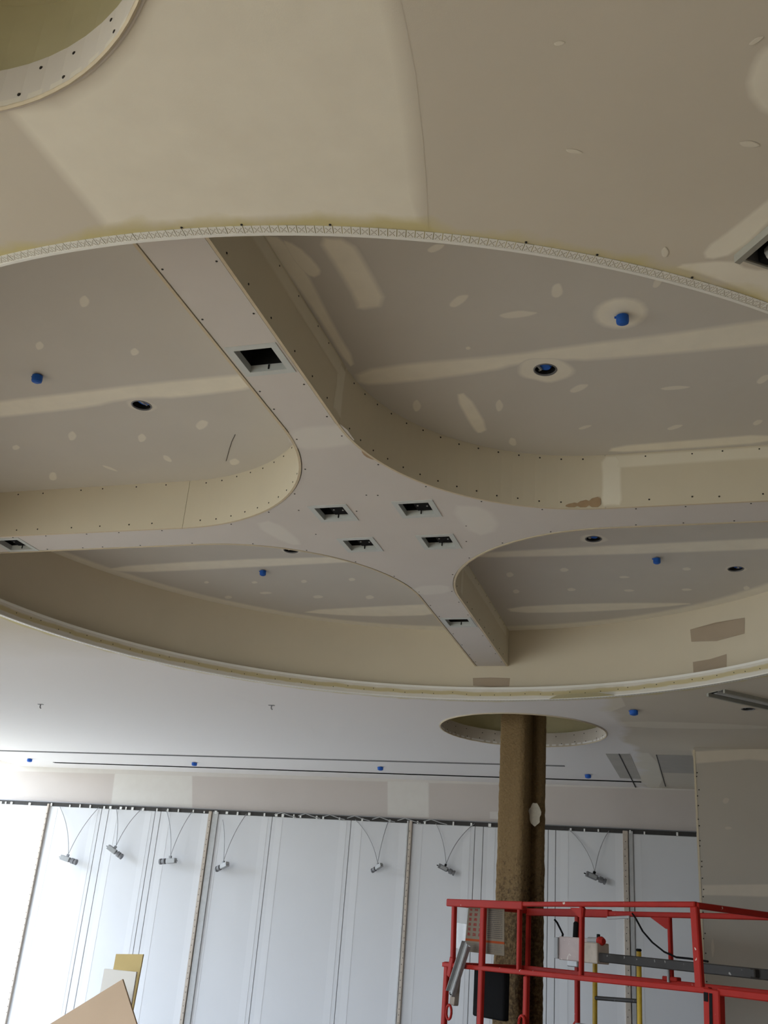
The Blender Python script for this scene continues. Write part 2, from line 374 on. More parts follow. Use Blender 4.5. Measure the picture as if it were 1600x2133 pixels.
# joint compound outlines measured on their boards (metres)
PATCH_SOFFIT = [
  [(-1.582, 1.474),(-1.582, 1.95),(-1.279, 2.004),(-1.041, 2.035),(-0.78, 2.101),(-0.661, 2.138),(-0.626, 1.987),(-0.588, 1.802),(-0.552, 1.598),(-0.538, 1.469),(-0.53, 1.363),(-0.622, 1.252),(-0.868, 1.15),(-1.08, 1.268),(-1.194, 1.369),(-1.3, 1.428),(-1.435, 1.472)],
  [(-0.041, 2.416),(0.146, 2.422),(0.185, 2.479),(0.287, 2.498),(0.329, 2.745),(0.188, 2.595),(0.069, 2.49)],
  [(0.057, 2.366),(0.143, 2.281),(0.265, 2.138),(0.271, 2.23),(0.152, 2.406),(0.069, 2.423)],
  [(0.15, 1.813),(0.168, 1.722),(0.2, 1.684),(0.277, 1.696),(0.296, 1.948),(0.2, 1.905)],
  [(-0.276, 7.66),(0.134, 7.527),(0.484, 8.059),(0.503, 8.492),(0.135, 7.865)],
  [(-6.947, 8.519),(-4.602, 8.431),(-2.872, 8.411),(-2.911, 8.533),(-4.68, 8.583),(-7.091, 8.709)],
  [(-7.865, 9.73),(-5.176, 9.556),(-2.409, 9.598),(-2.458, 9.801),(-5.288, 9.775),(-8.026, 9.942)],
  [(-4.299, 7.653),(-3.807, 7.78),(-3.572, 9.474),(-4.285, 9.545)],
  [(-0.697, 10.088),(-0.442, 10.053),(-0.448, 12.249),(-0.705, 12.308)],
  [(-0.746, 8.582),(0.511, 8.677),(0.52, 8.869),(-0.692, 8.895)],
  [(-1.222, 7.725),(-0.583, 7.547),(-0.56, 8.202),(-1.127, 8.418)],
  [(-2.814, 9.642),(-2.439, 9.724),(-1.995, 10.185),(-2.135, 10.917),(-2.916, 10.592)],
  [(-1.477, 9.987),(-1.003, 9.926),(-0.839, 10.707),(-0.984, 11.834),(-1.432, 11.104)],
  [(-0.213, 1.592),(-0.218, 1.597),(-0.225, 1.599),(-0.233, 1.599),(-0.238, 1.594),(-0.239, 1.589),(-0.233, 1.586),(-0.225, 1.585),(-0.219, 1.588)],
  [(-0.214, 1.931),(-0.223, 1.932),(-0.235, 1.928),(-0.248, 1.922),(-0.254, 1.914),(-0.254, 1.908),(-0.244, 1.909),(-0.231, 1.914),(-0.221, 1.922)],
  [(0.198, 1.993),(0.189, 1.998),(0.174, 1.996),(0.158, 1.99),(0.15, 1.98),(0.148, 1.971),(0.16, 1.97),(0.175, 1.973),(0.188, 1.982)],
  [(0.193, 1.67),(0.189, 1.677),(0.181, 1.684),(0.172, 1.689),(0.164, 1.688),(0.161, 1.684),(0.167, 1.677),(0.176, 1.67),(0.185, 1.669)],
  [(-0.027, 2.36),(-0.031, 2.376),(-0.038, 2.381),(-0.045, 2.379),(-0.048, 2.364),(-0.048, 2.347),(-0.042, 2.337),(-0.036, 2.333),(-0.031, 2.344)],
]
PATCH_RAISED = [
  [(-1.48, 3.749),(-1.159, 3.724),(-0.764, 3.736),(-0.444, 3.706),(-0.045, 3.685),(0.33, 3.65),(0.613, 3.632),(0.637, 3.862),(0.34, 3.872),(-0.051, 3.873),(-0.40, 3.87),(-0.50, 3.845),(-0.72, 3.845),(-0.84, 3.885),(-1.259, 3.919),(-1.519, 3.903)],
  [(-3.611, 3.737),(-3.415, 3.717),(-2.972, 3.705),(-2.547, 3.685),(-2.077, 3.682),(-1.886, 3.701),(-1.945, 3.841),(-2.45, 3.875),(-2.60, 3.845),(-2.77, 3.845),(-2.95, 3.885),(-3.3, 3.90),(-3.746, 3.909)],
  [(-1.507, 6.14),(-0.73, 6.093),(0.437, 6.055),(0.707, 6.045),(0.725, 6.254),(0.447, 6.277),(-0.595, 6.281),(-1.498, 6.252)],
  [(-4.345, 6.165),(-3.317, 6.093),(-2.115, 6.119),(-1.913, 6.138),(-2.012, 6.242),(-3.421, 6.308),(-4.211, 6.328)],
  [(-1.43, 7.318),(-0.869, 7.257),(-0.342, 7.267),(0.064, 7.315),(-0.316, 7.43),(-0.899, 7.506),(-1.405, 7.491)],
  [(-3.286, 7.311),(-2.056, 7.196),(-1.864, 7.208),(-1.938, 7.514),(-2.682, 7.528)],
  [(-1.548, 2.72),(-1.419, 2.79),(-1.419, 3.049),(-1.438, 3.394),(-1.437, 3.692),(-1.499, 3.737),(-1.496, 3.31),(-1.512, 2.967)],
  [(-1.323, 2.795),(-1.175, 2.839),(-1.161, 3.036),(-1.158, 3.294),(-1.316, 3.307),(-1.303, 3.222),(-1.307, 3.023)],
  [(-1.456, 2.782),(-1.397, 2.832),(-1.362, 2.95),(-1.36, 3.029),(-1.422, 3.055),(-1.458, 2.962)],
  [(-1.072, 4.05),(-0.994, 4.036),(-0.961, 4.419),(-1.033, 4.477),(-1.057, 4.404)],
  [(-0.711, 3.902),(-0.655, 3.857),(-0.571, 3.871),(-0.515, 3.935),(-0.576, 3.98),(-0.641, 3.978)],
  [(-0.365, 3.501),(-0.324, 3.423),(-0.237, 3.39),(-0.146, 3.43),(-0.118, 3.53),(-0.167, 3.619),(-0.257, 3.646),(-0.342, 3.594)],
  [(-0.418, 4.783),(-0.084, 4.792),(0.425, 4.78),(0.419, 4.665),(-0.08, 4.684),(-0.378, 4.694)],
]
SPOT_RAISED = [
  [(-0.818, 3.274),(-0.834, 3.306),(-0.863, 3.334),(-0.896, 3.354),(-0.916, 3.348),(-0.922, 3.328),(-0.899, 3.298),(-0.869, 3.272),(-0.842, 3.268)],
  [(-0.561, 3.45),(-0.595, 3.469),(-0.646, 3.476),(-0.702, 3.473),(-0.73, 3.455),(-0.734, 3.434),(-0.692, 3.421),(-0.638, 3.417),(-0.596, 3.431)],
  [(-0.447, 3.335),(-0.468, 3.361),(-0.487, 3.363),(-0.501, 3.347),(-0.498, 3.311),(-0.487, 3.276),(-0.468, 3.263),(-0.451, 3.266),(-0.446, 3.296)],
  [(-0.84, 2.947),(-0.855, 2.967),(-0.878, 2.981),(-0.903, 2.988),(-0.917, 2.979),(-0.92, 2.964),(-0.901, 2.947),(-0.877, 2.935),(-0.857, 2.938)],
  [(-0.063, 3.293),(-0.063, 3.319),(-0.072, 3.345),(-0.086, 3.367),(-0.1, 3.369),(-0.109, 3.358),(-0.104, 3.332),(-0.094, 3.306),(-0.079, 3.296)],
  [(-1.246, 4.132),(-1.266, 4.173),(-1.285, 4.188),(-1.3, 4.183),(-1.299, 4.145),(-1.289, 4.101),(-1.27, 4.074),(-1.252, 4.064),(-1.246, 4.092)],
  [(-0.849, 4.195),(-0.865, 4.236),(-0.881, 4.252),(-0.894, 4.247),(-0.895, 4.209),(-0.888, 4.166),(-0.872, 4.138),(-0.857, 4.128),(-0.851, 4.155)],
  [(-0.424, 4.06),(-0.44, 4.091),(-0.469, 4.116),(-0.502, 4.131),(-0.521, 4.122),(-0.526, 4.101),(-0.503, 4.074),(-0.473, 4.051),(-0.446, 4.051)],
  [(0.029, 4.157),(0.003, 4.171),(-0.039, 4.176),(-0.086, 4.174),(-0.111, 4.161),(-0.116, 4.147),(-0.083, 4.137),(-0.039, 4.134),(-0.002, 4.144)],
  [(0.366, 4.104),(0.361, 4.136),(0.345, 4.165),(0.325, 4.185),(0.308, 4.18),(0.3, 4.162),(0.31, 4.132),(0.328, 4.106),(0.347, 4.101)],
  [(-0.452, 4.458),(-0.466, 4.476),(-0.488, 4.49),(-0.511, 4.499),(-0.525, 4.493),(-0.527, 4.481),(-0.51, 4.465),(-0.487, 4.453),(-0.468, 4.453)],
  [(-0.017, 4.52),(-0.031, 4.543),(-0.055, 4.56),(-0.082, 4.571),(-0.098, 4.563),(-0.102, 4.548),(-0.084, 4.529),(-0.059, 4.513),(-0.037, 4.514)],
  [(-0.86, 4.62),(-0.879, 4.628),(-0.892, 4.614),(-0.9, 4.588),(-0.893, 4.556),(-0.88, 4.53),(-0.865, 4.532),(-0.853, 4.549),(-0.854, 4.582)],
  [(0.35, 4.531),(0.344, 4.556),(0.331, 4.573),(0.315, 4.583),(0.303, 4.573),(0.298, 4.556),(0.307, 4.535),(0.321, 4.519),(0.336, 4.522)],
  [(-0.897, 3.664),(-0.904, 3.673),(-0.912, 3.676),(-0.921, 3.674),(-0.923, 3.665),(-0.922, 3.655),(-0.914, 3.649),(-0.906, 3.647),(-0.901, 3.654)],
  [(-2.431, 3.019),(-2.459, 3.047),(-2.482, 3.056),(-2.498, 3.051),(-2.491, 3.024),(-2.474, 2.994),(-2.449, 2.976),(-2.428, 2.971),(-2.425, 2.991)],
  [(-2.853, 3.297),(-2.878, 3.32),(-2.899, 3.327),(-2.914, 3.323),(-2.908, 3.301),(-2.893, 3.276),(-2.87, 3.261),(-2.85, 3.257),(-2.848, 3.274)],
  [(-2.423, 3.428),(-2.444, 3.448),(-2.464, 3.455),(-2.478, 3.451),(-2.476, 3.43),(-2.464, 3.407),(-2.444, 3.394),(-2.426, 3.39),(-2.422, 3.406)],
  [(-2.405, 4.123),(-2.434, 4.165),(-2.468, 4.192),(-2.501, 4.203),(-2.51, 4.181),(-2.503, 4.147),(-2.472, 4.113),(-2.437, 4.09),(-2.417, 4.101)],
  [(-3.232, 4.158),(-3.267, 4.194),(-3.294, 4.207),(-3.312, 4.202),(-3.301, 4.168),(-3.278, 4.129),(-3.247, 4.105),(-3.223, 4.097),(-3.222, 4.122)],
  [(-2.841, 4.239),(-2.871, 4.272),(-2.896, 4.284),(-2.913, 4.279),(-2.906, 4.248),(-2.888, 4.213),(-2.862, 4.191),(-2.839, 4.184),(-2.836, 4.206)],
  [(-3.661, 4.237),(-3.686, 4.257),(-3.709, 4.264),(-3.725, 4.26),(-3.722, 4.24),(-3.708, 4.218),(-3.684, 4.205),(-3.663, 4.201),(-3.658, 4.216)],
  [(-3.699, 4.661),(-3.735, 4.682),(-3.753, 4.674),(-3.754, 4.649),(-3.727, 4.607),(-3.693, 4.57),(-3.667, 4.563),(-3.653, 4.575),(-3.67, 4.614)],
  [(-3.244, 4.616),(-3.263, 4.609),(-3.284, 4.587),(-3.302, 4.557),(-3.305, 4.532),(-3.298, 4.517),(-3.278, 4.531),(-3.258, 4.556),(-3.248, 4.586)],
  [(-2.843, 4.54),(-2.863, 4.544),(-2.877, 4.528),(-2.883, 4.501),(-2.873, 4.471),(-2.858, 4.449),(-2.841, 4.454),(-2.83, 4.473),(-2.833, 4.506)],
  [(-2.439, 4.598),(-2.465, 4.626),(-2.492, 4.636),(-2.514, 4.631),(-2.514, 4.603),(-2.502, 4.572),(-2.476, 4.553),(-2.45, 4.547),(-2.441, 4.568)],
  [(-3.604, 6.576),(-3.624, 6.596),(-3.643, 6.604),(-3.658, 6.601),(-3.658, 6.583),(-3.649, 6.561),(-3.63, 6.547),(-3.612, 6.542),(-3.606, 6.556)],
  [(-3.206, 6.607),(-3.225, 6.627),(-3.246, 6.634),(-3.263, 6.631),(-3.265, 6.613),(-3.258, 6.591),(-3.238, 6.578),(-3.219, 6.573),(-3.21, 6.587)],
  [(-2.802, 6.616),(-2.822, 6.643),(-2.843, 6.653),(-2.86, 6.65),(-2.86, 6.625),(-2.851, 6.597),(-2.831, 6.579),(-2.811, 6.572),(-2.804, 6.59)],
  [(-2.409, 6.604),(-2.429, 6.63),(-2.451, 6.639),(-2.47, 6.636),(-2.473, 6.612),(-2.466, 6.584),(-2.445, 6.567),(-2.424, 6.56),(-2.414, 6.578)],
  [(-3.575, 6.941),(-3.603, 6.971),(-3.632, 6.982),(-3.656, 6.978),(-3.657, 6.951),(-3.645, 6.92),(-3.617, 6.899),(-3.589, 6.892),(-3.578, 6.912)],
  [(-3.188, 6.86),(-3.219, 6.88),(-3.257, 6.887),(-3.293, 6.883),(-3.306, 6.863),(-3.3, 6.84),(-3.266, 6.826),(-3.228, 6.822),(-3.204, 6.838)],
  [(-2.8, 6.981),(-2.829, 7.009),(-2.862, 7.02),(-2.893, 7.016),(-2.901, 6.989),(-2.893, 6.958),(-2.862, 6.939),(-2.829, 6.932),(-2.811, 6.952)],
  [(-2.391, 7.02),(-2.418, 7.056),(-2.446, 7.07),(-2.471, 7.066),(-2.475, 7.033),(-2.466, 6.995),(-2.439, 6.97),(-2.411, 6.961),(-2.398, 6.985)],
  [(-1.219, 6.596),(-1.238, 6.633),(-1.259, 6.648),(-1.279, 6.644),(-1.284, 6.61),(-1.279, 6.57),(-1.26, 6.545),(-1.238, 6.535),(-1.227, 6.56)],
  [(-0.826, 6.53),(-0.843, 6.56),(-0.864, 6.571),(-0.886, 6.567),(-0.894, 6.54),(-0.892, 6.508),(-0.874, 6.488),(-0.852, 6.481),(-0.837, 6.501)],
  [(-1.241, 6.962),(-1.258, 6.996),(-1.278, 7.01),(-1.296, 7.006),(-1.301, 6.975),(-1.297, 6.939),(-1.279, 6.916),(-1.26, 6.907),(-1.248, 6.929)],
  [(-0.827, 6.948),(-0.843, 6.975),(-0.866, 6.985),(-0.888, 6.981),(-0.898, 6.957),(-0.897, 6.929),(-0.878, 6.91),(-0.855, 6.904),(-0.839, 6.922)],
  [(-0.428, 6.71),(-0.444, 6.728),(-0.468, 6.734),(-0.494, 6.731),(-0.507, 6.713),(-0.508, 6.694),(-0.489, 6.682),(-0.464, 6.678),(-0.444, 6.692)],
  [(-0.415, 6.999),(-0.432, 7.019),(-0.457, 7.025),(-0.483, 7.022),(-0.497, 7.003),(-0.498, 6.982),(-0.478, 6.969),(-0.452, 6.965),(-0.431, 6.979)],
  [(-0.018, 6.581),(-0.03, 6.604),(-0.049, 6.612),(-0.07, 6.609),(-0.081, 6.587),(-0.082, 6.562),(-0.067, 6.547),(-0.047, 6.541),(-0.031, 6.557)],
  [(-0.018, 7.007),(-0.034, 7.026),(-0.058, 7.032),(-0.084, 7.029),(-0.098, 7.011),(-0.1, 6.99),(-0.081, 6.977),(-0.056, 6.973),(-0.035, 6.987)],
  [(0.367, 7.003),(0.358, 7.036),(0.343, 7.048),(0.326, 7.045),(0.316, 7.016),(0.314, 6.982),(0.325, 6.96),(0.341, 6.951),(0.355, 6.972)],
]
PATCH_CROSS = [
  [(-1.803, 3.807),(-1.735, 3.712),(-1.54, 3.704),(-1.488, 3.726),(-1.485, 3.919),(-1.604, 3.952),(-1.795, 3.95)],
  [(-1.245, 4.652),(-1.011, 4.7),(-0.992, 5.035),(-1.198, 5.149)],
  [(-2.431, 4.797),(-2.248, 4.733),(-2.208, 5.145),(-2.334, 5.148)],
  [(-1.78, 5.92),(-1.508, 5.903),(-1.531, 6.093),(-1.796, 6.135)],
]
PATCH_HEADER = [
  [(-7.785, 3.452),(-6.578, 3.41),(-6.498, 2.931),(-7.75, 2.919)],
  [(-3.845, 3.444),(-3.286, 3.443),(-3.255, 2.936),(-3.807, 2.947)],
  [(-9.76, 3.43),(-0.103, 3.424),(-0.105, 3.381),(-9.731, 3.322)],
  [(-2.511, 3.057),(-2.364, 3.063),(-2.361, 2.963),(-2.508, 2.968)],
]
PATCH_WALL = [
  [(-0.11, 3.371),(0.642, 3.424),(0.632, 3.286),(0.388, 3.297),(-0.081, 3.249)],
  [(-0.07, 2.21),(0.557, 2.255),(0.548, 2.138),(-0.075, 2.115)],
  [(0.204, 2.953),(0.201, 2.93),(0.186, 2.913),(0.166, 2.902),(0.148, 2.909),(0.138, 2.924),(0.146, 2.944),(0.162, 2.96),(0.183, 2.96)],
  [(0.214, 2.698),(0.201, 2.687),(0.181, 2.681),(0.16, 2.681),(0.149, 2.69),(0.147, 2.7),(0.163, 2.709),(0.184, 2.713),(0.201, 2.707)],
  [(0.015, 1.7),(0.006, 1.646),(-0.005, 1.623),(-0.015, 1.626),(-0.018, 1.671),(-0.017, 1.726),(-0.007, 1.765),(0.003, 1.781),(0.01, 1.749)],
]






# ================================================================== THE SETTING
floor_bm = bmesh.new(); box(floor_bm, (XL-.2, YB-.2, -.15), (XR+.2, YH+.3, 0)); floor = struct(from_bm('floor', floor_bm, M_floor))
bm = bmesh.new(); box(bm, (XL+.3, YB+.3, 0), (XR-.4, 4.6, .004)); from_bm('floor_paper', bm, mat('tan_floor_paper', (.60, .49, .35), .8, var=.08, scale=3), floor)  # unseen tan sheet added on the floor to warm light bounced to the ceiling
# soffit: flat board ceiling with the round recess, two column openings, slots
def slot_rect(ang, r0, L, w, side):
    """corner-first rectangle of a diagonal slot light in the soffit"""
    ox, oy = r0; d = Vector((math.cos(ang), math.sin(ang))); n = Vector((-d.y, d.x))*side; o = Vector((ox, oy))
    return [tuple(o), tuple(o+d*L), tuple(o+d*L+n*w), tuple(o+n*w)], o, d, n
SL1, o1, d1, n1 = slot_rect(math.radians(-53), (CX+1.80, CY-2.52), 1.3, .12, 1)
SL2, o2, d2, n2 = slot_rect(math.radians(44), (CX+1.80, CY+2.54), 1.3, .15, 1)
BLK = [(-8.45, 11.85), (-.69, 11.87), (-.69, 11.905), (-8.45, 11.885)]
GRY = [(-8.75, 11.0), (-1.43, 10.93), (-1.43, 10.975), (-8.75, 11.045)]
SCAN = (.342, 8.10)
sof_holes = [circ(CX, CY, R+.006, 240), circ(*HOLE, 64), circ(*HOLE2, 64), SL1, SL2, BLK, GRY, circ(*SCAN, .05, 20)]
XP0 = -9.3                         # the soffit stops short of the glass: a raised blind pocket
ceiling = struct(from_bm('ceiling', plate([(XP0, YB), (XR, YB), (XR, YH), (XP0, YH)], sof_holes, ZS, .016), M_soffit))
# structural deck far above the boards: keeps daylight out of the void
bm = bmesh.new(); box(bm, (XL-.2, YB-.2, 4.34), (XR+.2, YH+.3, 4.5)); from_bm('deck', bm, M_grey, ceiling)
bm = bmesh.new(); box(bm, (XL-.1, YB, 3.72), (XP0+.02, YH, 3.735)); box(bm, (XP0, YB, ZS), (XP0+.013, YH, 3.72)); from_bm('blind_pocket', bm, M_white, ceiling)
# --- round recess: lip, bead, cove trough, drum wall, upper boards
lip = from_bm('rim_lip', ring(R, R+.014, ZS+.0005, ZS+.085, 240), M_lip, ceiling)
from_bm('lip_bead', ring(R-.003, R+.017, ZS+.083, ZS+.10, 240), M_white, ceiling)
from_bm('bead_nose', ring(R-.003, R+.008, ZS-.0035, ZS+.004, 240), M_white, ceiling)
from_bm('cove_trough', ring(R+.012, RD+.05, ZS+.017, ZS+.03, 160), M_edge, ceiling)
drum = from_bm('drum_wall', ring(RD, RD+.013, ZS+.03, ZR+.02, 200), M_drum, ceiling)
# perforated arch bead under the near rim: snipped tabs, one every inch
NT = 724
bm = bmesh.new(); uvl = bm.loops.layers.uv.new('UVMap')
dth = 2*PI/NT
def tab_verts(bm, uvl, th, gap=.0022):
    hw0 = (R*dth-gap)/2; hw1 = ((R+.038)*dth-gap)/2
    c, s = math.cos(th), math.sin(th)
    def P(r, t, z): return (CX+r*c-t*s, CY+r*s+t*c, z) if th is not None else (r, t, z)
    v = [bm.verts.new(P(r, t, z)) for z in (ZS-.0022, ZS-.0004) for r, t in ((R+.004, -hw0), (R+.038, -hw1), (R+.038, hw1), (R+.004, hw0))]
    for q, uv in (((0, 1, 2, 3), ((0, 0), (0, 1), (1, 1), (1, 0))), ((0, 1, 5, 4), None), ((1, 2, 6, 5), None), ((2, 3, 7, 6), None)):
        f = bm.faces.new([v[i] for i in q])
        for l, w in zip(f.loops, uv or ((0, 0),)*4): l[uvl].uv = w
tab_verts(bm, uvl, 0.0)
for v in bm.verts: v.co -= Vector((CX, CY, 0))
me = bpy.data.meshes.new('bead_tab'); bm.to_mesh(me); bm.free(); me.materials.append(M_bead)
bm = bmesh.new(); uvl = bm.loops.layers.uv.new('UVMap')
near_c = -PI/2 + .12                                   # part of the rim nearest the viewer
for k in range(NT):
    th = k*dth; dd = (th-near_c+PI) % (2*PI)-PI
    if abs(dd) < 110*dth:
        o = bpy.data.objects.new('bead_tab', me); COL.objects.link(o); o.location = (CX, CY, random.uniform(-.0004, .0002)); o.rotation_euler = (0, 0, th); o.parent = ceiling
    else: tab_verts(bm, uvl, th)
stuff(from_bm('bead_tabs_beyond', bm, M_bead, ceiling))
# upper ceiling: boards butted at the taped joints, with openings for cans
CAN_D = 1.0385; cans = [(CX+sx_*CAN_D, CY+sy_*CAN_D) for sx_, sy_ in ((1, -1), (-1, -1), (-1, 1), (1, 1))]+[(.261, 6.605)]
BY = [1.7, 2.61, 3.80, 5.0, 6.19, 7.37, 8.2]
upper = []
for i in range(6):
    y0, y1 = BY[i]+.001, BY[i+1]-.001
    hs = [circ(x, y, .05, 20) for x, y in cans if y0 < y < y1]
    upper.append(from_bm('upper_ceiling_board', plate([(-4.8, y0), (1.5, y0), (1.5, y1), (-4.8, y1)], hs, ZR, .013), M_raised, ceiling))
# --- cross-shaped bulkhead
HW, FR = .139, 1.08; FC = HW+FR
def quad_path(sx_, sy_, off, n=28):
    """edge of the cross in one quadrant, from the y arm to the x arm; off > 0 moves it into the beam"""
    w = HW-off; end = math.sqrt((RD-.004)**2-w*w); fr = FR+off
    st1 = [(w, end), (w, FC)]; arc = [(FC-fr*math.cos(t), FC-fr*math.sin(t)) for t in [PI/2*k/n for k in range(n+1)]]; st2 = [(FC, w), (end, w)]
    f = lambda L: [(CX+sx_*x, CY+sy_*y) for x, y in L]
    return f(st1), f(arc), f(st2)
outline = []
for sx_, sy_ in ((1, 1), (1, -1), (-1, -1), (-1, 1)):
    a, b, c = quad_path(sx_, sy_, .0165); L = a+b[1:-1]+c
    if sx_*sy_ < 0: L = L[::-1]
    outline += L
SQ, AR, SH = .2389, 1.798, .092
sq_pos = [(CX+sx_*SQ, CY+sy_*SQ) for sx_, sy_ in ((-1, -1), (1, -1), (-1, 1), (1, 1))]+[(CX, CY-AR), (CX, CY+AR), (CX-2.50, CY+.01)]
rect = lambda x, y, h: [(x-h, y-h), (x+h, y-h), (x+h, y+h), (x-h, y+h)]
cross = from_bm('cross_bulkhead', plate(outline, [rect(x, y, SH) for x, y in sq_pos], ZC, .013), M_cross, ceiling)
def thick_run(out, inn, z0, z1):
    """board stood on edge: outer line 'out', inner line 'inn'"""
    bm = bmesh.new(); sec = [[bm.verts.new((*p, z)) for p, z in ((a, z0), (b, z0), (b, z1), (a, z1))] for a, b in zip(out, inn)]
    for A, B in zip(sec, sec[1:]):
        for k in range(4): bm.faces.new((A[k], A[(k+1) % 4], B[(k+1) % 4], B[k]))
    bm.faces.new(sec[0]); bm.faces.new(sec[-1][::-1]); bmesh.ops.recalc_face_normals(bm, faces=bm.faces[:]); return bm
for sx_, sy_ in ((1, 1), (1, -1), (-1, -1), (-1, 1)):
    for k, (so, si) in enumerate(zip(quad_path(sx_, sy_, 0), quad_path(sx_, sy_, .0127))):
        gap = .0025
        if k != 1:
            def cut(seg):
                a, b = Vector(seg[0]), Vector(seg[1]); d = (b-a).normalized()
                return [tuple(a), tuple(b-d*gap)] if k == 0 else [tuple(a+d*gap), tuple(b)]
            so, si = cut(so), cut(si)
        o = from_bm('side_board', thick_run(so, si, ZC-.001, ZR), M_side, cross)
        # raw paper-and-gypsum edge of the board, seen from below; it wanders a little
        w = [(.0127+jit(.0012)) for _ in so]
        from_bm('raw_board_edge', thick_run(so, si, ZC-.0028, ZC-.001), M_edge, cross)
# --- column openings: board collar and the closed void above
def collar(h):
    cx, cy, r = h
    c = from_bm('opening_collar', ring(r, r+.016, ZS-.004, ZS+.125, 72, cx, cy), M_collar, ceiling)
    bm = bmesh.new(); lathe(bm, [(r+.03, ZS+.125), (r+.16, ZS+.125), (r+.16, ZS+.56), (r*.86, ZS+.60), (0, ZS+.60)], 64, Matrix.Translation((cx, cy, 0))); from_bm('opening_void', bm, M_deck, ceiling)
    pts = [(cx+(r-.001)*math.cos(a), cy+(r-.001)*math.sin(a), z+jit(.006)) for z in (ZS+.025, ZS+.09) for a in [2*PI*k/30+jit(.05) for k in range(30)]]
    dots('collar_screws', pts, lambda p: (cx-p[0], cy-p[1], 0), .006, M_screw, c)
    bm = bmesh.new(); tube(bm, [(cx+(r+.004)*math.cos(a), cy+(r+.004)*math.sin(a), ZS-.004+jit(.001)) for a in [2*PI*k/90 for k in range(91)]], .006, 5); from_bm('collar_edge', bm, M_edge, c)
collar(HOLE); collar(HOLE2)
# --- joint compound on the ceilings
dn = lambda z: (lambda x, y, h: (x, y, z-h))
for i, P in enumerate(PATCH_SOFFIT):
    if i == 4: continue
    big = i == 0; patch('skim_coat' if big else 'joint_compound', P, dn(ZS), .05 if big else (.05 if i in (3,) else .012), M_soffit, ceiling, .95 if i < 5 else .5, 0 if big else 1)
for P in PATCH_RAISED[:-3]+PATCH_RAISED[-2:]: patch('joint_compound', P, dn(ZR), .035, M_raised, ceiling, .95, 1)
for P in SPOT_RAISED:
    cx_ = sum(p[0] for p in P)/len(P); cy_ = sum(p[1] for p in P)/len(P)
    patch('filler_spot', P, dn(ZR), .012, M_raised, ceiling, .62, 1)
for P in PATCH_CROSS: patch('joint_compound', P, dn(ZC), .035, M_cross, cross, .6, 1)
def ring_patch(x, y, z, r0, r1, m, par, k=.9, w=.1):
    bm = bmesh.new(); lay = bm.verts.layers.float.new('mud'); n = 30; L = []
    for i in range(n):
        a = 2*PI*i/n; c, s = math.cos(a), math.sin(a); ro = r1*(1+w*math.sin(2*a+.6)+w*.5*math.sin(5*a))
        L.append([bm.verts.new((x+r*c, y+r*s, z-h)) for r, h in ((r0, .0008), (ro*.8, .0009), (ro, .0002))])
        L[-1][0][lay] = L[-1][1][lay] = k
    for i in range(n):
        A, B = L[i], L[(i+1) % n]
        for q in (0, 1): bm.faces.new((A[q], A[q+1], B[q+1], B[q]))
    orient(bm, Vector((0, 0, -1))); from_bm('joint_compound', bm, m, par)
for i, (x, y) in enumerate(cans): ring_patch(x, y, ZR, .055, (.125, .075, .07, .085, .07)[i], M_raised, ceiling, (.8, .35, .4, .5, .4)[i])
# compound along the foot of the upper ceiling: round the drum and along the right arm
bm = bmesh.new(); lay = bm.verts.layers.float.new('mud'); n = 160; A, B, Cc = [], [], []
for k in range(n):
    a = 2*PI*k/n; c, s = math.cos(a), math.sin(a); rr = RD-.14+.012*math.sin(7*a)
    A.append(bm.verts.new((CX+rr*c, CY+rr*s, ZR-.0003))); B.append(bm.verts.new((CX+(rr+.05)*c, CY+(rr+.05)*s, ZR-.0007))); Cc.append(bm.verts.new((CX+RD*c, CY+RD*s, ZR-.0007)))
for v in B+Cc: v[lay] = .85
for k in range(n):
    j = (k+1) % n; bm.faces.new((A[k], A[j], B[j], B[k])); bm.faces.new((B[k], B[j], Cc[j], Cc[k]))
orient(bm, Vector((0, 0, -1))); from_bm('corner_compound', bm, M_raised, ceiling)
# side faces of the beam: vertical taped seams and a taped top edge on two runs
def wall_on(axis, val, sgn):      # (u, z, h) on a face of the beam
    return (lambda u, z, h: (val+sgn*h, u, z)) if axis == 'x' else (lambda u, z, h: (u, val+sgn*h, z))
fx = CX+HW; fy = CY-HW
P_ = lambda u0, u1, z0, z1: [(u0, z0), ((u0+u1)/2, z0+.004), (u1, z0), (u1-.006, (z0+z1)/2), (u1, z1), (u0, z1), (u0+.008, (z0+z1)/2)]
patch('seam_compound', P_(CY-FC-.10, CY-FC+.01, ZC+.03, ZR-.02), wall_on('x', fx, 1), .015, M_side, cross, .7, 0)
patch('seam_compound', P_(CX+FC-.025, CX+FC+.09, ZC+.004, ZR-.004), wall_on('y', fy, -1), .015, M_side, cross, 1, 1)
patch('seam_compound', P_(CX+FC+.05, CX+2.6, ZR-.085, ZR-.004), wall_on('y', fy, -1), .02, M_side, cross, .8, 0)
patch('seam_compound', P_(CY-2.9, CY-FC-.05, ZR-.09, ZR-.004), wall_on('x', fx, 1), .02, M_side, cross, .6, 0)
patch('seam_compound', P_(CY+FC+.02, CY+FC+.09, ZC+.03, ZR-.02), wall_on('x', fx, 1), .012, M_side, cross, .6, 0)
patch('seam_compound', P_(CY+FC, CY+2.9, ZR-.09, ZR-.004), wall_on('x', fx, 1), .02, M_side, cross, .6, 0)
